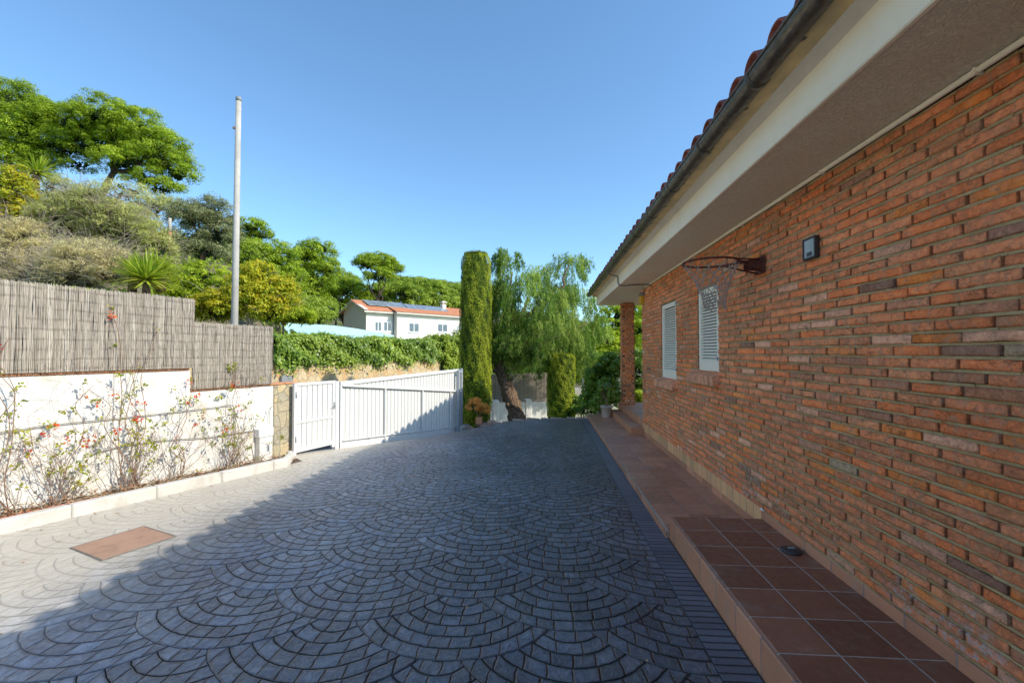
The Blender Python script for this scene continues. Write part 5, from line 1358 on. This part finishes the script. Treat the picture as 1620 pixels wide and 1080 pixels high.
# low white wall, fence, pots and rocks beyond the drive
q0 = at(712, 650, 15.8); q1 = at(870, 650, 16.6)
lw = empty('low_wall', (q0.x, q0.y, -.95), 'low white garden wall behind the weeping tree trunk', 'wall'); d = Vector((q1.x-q0.x, q1.y-q0.y, 0)); Lq = d.length; d.normalize(); nn = Vector((d.y, -d.x, 0))
mb = MB(); b0 = Vector((q0.x, q0.y, -1.1)); mb.cbox(b0, d*Lq, -nn*.2, (0, 0, .95), .02)
for s_ in (.35, 1.5, 2.7): mb.cbox(b0+d*s_+nn*.03, d*.22, -nn*.26, (0, 0, 1.02), .02)
mb.build('masonry', MAT['white_wall'], lw)
mb = MB(); mb.cbox(b0+Vector((0, 0, .951))+nn*.01, d*Lq, -nn*.22, (0, 0, .025), .006); mb.build('coping', MAT['rock'], lw)
reed_fence('reed_fence', 0, Lq+.6, -.15, .85, 'shaded brushwood fence standing behind the low white wall and trunk', off=-.35, dens=110, base=Vector((q0.x, q0.y, 0)), wdir=d, wn=nn)
def rock(x, y, D, r, label, sq=.7):
    c = at(x, y, D); V = []; F = []; nu, nv = 14, 9
    for j in range(nv+1):
        ph = PI*j/nv
        for i in range(nu):
            th = 2*PI*i/nu; k = 1+.14*math.sin(th*3+x)+.1*math.sin(ph*4+x)+random.uniform(-.05, .05)
            V.append((c.x+r*k*math.sin(ph)*math.cos(th), c.y+r*.7*k*math.sin(ph)*math.sin(th), c.z+r*sq*k*math.cos(ph)))
    for j in range(nv):
        for i in range(nu): F.append((j*nu+i, (j+1)*nu+i, (j+1)*nu+(i+1) % nu, j*nu+(i+1) % nu))
    mb = MB(); mb.add(V, F, True); o = mb.build('rock', MAT['rock']); tag(o, label, 'rock', 'rocks edging the drive')
rock(737, 678, 12.9, .20, 'rounded sandstone rock nearest the gate post', .6)
rock(763, 672, 12.6, .18, 'flat pale rock next to the small square pot', .5)
rock(778, 669, 12.45, .13, 'small rock right of the flat pale one at the drive edge', .6)
eg = empty('stone_edging', (-.5, 12, -.2), 'low pinkish stone edging along the far end of the drive', 'edging')
mb = MB(); x = -1.75
while x < .80:
    L = random.uniform(.22, .42); y = far_edge(x+L/2); z = drive_z(x+L/2, y); y2 = far_edge(x+L)-far_edge(x)
    mb.cbox((x, far_edge(x)+.0, z-.12), (L-.015, y2, 0), (0, .16, 0), (0, 0, .135+random.uniform(-.015, .02)), .02); x += L
mb.build('stones', MAT['rock'], eg)
def pot(name, c, r0, r1, h, mat, label, square=False):
    root = empty(name, c, label, 'potted plant'); mb = MB()
    if square:
        mb.cbox((c.x-r0, c.y-r0, c.z), (2*r0, 0, 0), (0, 2*r0, 0), (0, 0, h), .01)
    else:
        mb.lathe(c, [(.001, 0), (r0, 0), (r0*1.03, .01), (r1*.97, h*.82), (r1*1.08, h*.83), (r1*1.1, h*.97), (r1*1.06, h), (r1*.92, h), (r1*.9, h-.03), (.001, h-.035)], 26)
    mb.build('pot', mat, root); return root
c = at(758, 668, 12.5); c.z -= .04
pt = pot('potted_plant', c, .085, .085, .19, MAT['coping'], 'orange leaved shrub in a small square terracotta pot by the gate end', True)
B = pxblobs(12.5, [(752, 643, 15, 13), (765, 648, 10, 12)]); C_, R_ = puffs(B, 45, .09); leaves('foliage', *puff_leaves(C_, R_, 60, .045, .025), LF['orange'], pt)
mb = MB(); [mb.tube(branch_pts((c.x, c.y, c.z+.18), (c.x+random.uniform(-.2, .2), c.y+random.uniform(-.15, .15), c.z+.5), 3, .08), .008, 5) for _ in range(7)]; mb.build('stems', MAT['twig'], pt)
c = Vector((1.48, 11.15, .066))
mpot = mat_plaster('limewashed_terracotta', (.50, .44, .36), (.42, .24, .16), .8, .003, 40, False, 9.)
pt = pot('potted_plant', c, .105, .135, .27, mpot, 'round whitewashed flower pot with a leafy plant on the tiled walkway end'); 
B = pxblobs(11.2, [(957, 625, 16, 18)]); C_, R_ = puffs(B, 35, .10); leaves('foliage', *puff_leaves(C_, R_, 60, .07, .04), LF['laurel'], pt)
mb = MB(); [mb.tube(branch_pts((c.x, c.y, c.z+.25), (c.x+random.uniform(-.2, .2), c.y+random.uniform(-.15, .15), c.z+.75), 3, .08), .007, 5) for _ in range(6)]; mb.build('stems', MAT['twig'], pt)

# laurel shrubs and garden trees right of the weeping tree
shrub('laurel_bush', 12.45, [(950, 604, 26, 30), (965, 588, 22, 28), (942, 634, 22, 22), (968, 625, 18, 26)], 'dark glossy laurel bush left of the brick pillar', 'laurel', 150, 130, .17, .08, .045, corem='laurel', cs=.75, deep=.6)
shrub('laurel_bush', 13.5, [(915, 640, 14, 16), (925, 650, 24, 12)], 'low ground shrub between the short column and the walkway', 'laurel', 50, 110, .13, .06, .03, corem='laurel', cs=.75)
shrub('laurel_bush', 14.5, [(1005, 590, 22, 36), (1012, 620, 18, 20)], 'glossy bush seen between the brick pillar and the house wall', 'laurel', 70, 110, .18, .08, .045, corem='laurel', cs=.75)
shrub('laurel_bush', 13.2, [(1008, 632, 12, 12)], 'small lime green bush behind the porch floor', 'bright', 30, 110, .13, .06, .035, corem='laurel', cs=.7)
shrub('garden_tree', 19, [(960, 545, 34, 30), (975, 510, 30, 34), (1005, 540, 30, 40), (940, 560, 24, 24), (1030, 520, 40, 40)], 'sunny light green tree in the garden behind the brick pillar', 'bright', 160, 130, .32, .10, .05, cat='tree', cs=.7)
shrub('garden_tree', 24, [(1010, 490, 40, 36), (1050, 500, 50, 50), (985, 560, 40, 40)], 'darker tree in the garden behind the sunny one', 'laurel', 120, 110, .5, .16, .09, cat='tree', cs=.8)
shrub('garden_tree', 26, [(925, 590, 34, 22), (900, 590, 36, 26), (860, 595, 40, 24)], 'low leafy tree in the garden behind the short cypress column', 'shrub', 110, 110, .5, .16, .09, cat='tree', cs=.8)
shrub('green_bush', 30, [(760, 560, 50, 50), (820, 560, 60, 50), (880, 570, 60, 40)], 'bush mass behind the weeping tree trunk', 'shrub', 120, 90, .8, .24, .14, cs=.9)
shrub('garden_tree', 60, [(860, 540, 60, 28), (930, 545, 60, 24), (1000, 540, 60, 24), (1080, 535, 70, 30)], 'distant row of trees beyond the gardens', 'pine_far', 150, 90, 1.4, .45, .25, cat='tree', cs=.9)
n = 5200
xx = RNG.uniform(-1.5, 9, n); yy = RNG.uniform(12.6, 24, n); s_ = RNG.uniform(.05, .13, n)
keep = (xx > -.6) | (yy < 15); xx = xx[keep]; yy = yy[keep]; s_ = s_[keep]; n = len(xx)
o = leaves('garden_grass', np.stack([xx, yy, -.9+s_*.4], 1), norm(unit(n)+np.array([0, 0, .2])), norm(np.array([0, 0, 1.])+unit(n)*.4), s_, s_*.2, RNG.uniform(.2, 1, n), LF['bright']); tag(o, 'patchy lime green grass in the lower garden', 'grass', kind='stuff')
mb = MB(); a = at(922, 600, 20); mb.tube([(a.x, a.y, -.95), (a.x, a.y, .65)], .03, 8); o = mb.build('metal_post', MAT['pole']); tag(o, 'thin pale post standing in the lower garden', 'post')

# ------------------------------------------------------------------ light
SUN_EL = math.radians(36.5); SUN_AZ = math.radians(-14)   # azimuth from +X towards -Y
sd = Vector((math.cos(SUN_EL)*math.cos(SUN_AZ), math.cos(SUN_EL)*math.sin(SUN_AZ), math.sin(SUN_EL)))
sl_ = bpy.data.lights.new('sun', 'SUN'); sl_.energy = 5.0; sl_.angle = math.radians(.53); sl_.color = (1., .92, .77)
so_ = bpy.data.objects.new('sun', sl_); so_.rotation_euler = sd.to_track_quat('Z', 'Y').to_euler(); COL.objects.link(so_)
wd_ = bpy.data.worlds.new('World'); SC.world = wd_; wd_.use_nodes = True; nt = wd_.node_tree; nt.nodes.clear()
sk = nt.nodes.new('ShaderNodeTexSky'); sk.sky_type = 'NISHITA'; sk.sun_disc = False; sk.sun_elevation = SUN_EL
sk.sun_rotation = math.atan2(sd.x, sd.y); sk.altitude = 50; sk.air_density = 1.; sk.dust_density = .6; sk.ozone_density = 1.6
bg = nt.nodes.new('ShaderNodeBackground'); bg.inputs[1].default_value = .15; ow = nt.nodes.new('ShaderNodeOutputWorld')
gn = nt.nodes.new('ShaderNodeVectorMath'); gn.operation = 'MULTIPLY'; gn.inputs[1].default_value = (1.10, 1.50, 1.72)   # hazy bright sky of the photograph
nt.links.new(sk.outputs[0], gn.inputs[0]); nt.links.new(gn.outputs[0], bg.inputs[0]); nt.links.new(bg.outputs[0], ow.inputs[0])
SC.view_settings.view_transform = 'Standard'; SC.view_settings.look = 'None'; SC.view_settings.exposure = 0; SC.view_settings.gamma = 1.06
SC.render.engine = 'CYCLES'
SC.cycles.max_bounces = 6; SC.cycles.diffuse_bounces = 4; SC.cycles.transmission_bounces = 3; SC.cycles.transparent_max_bounces = 4
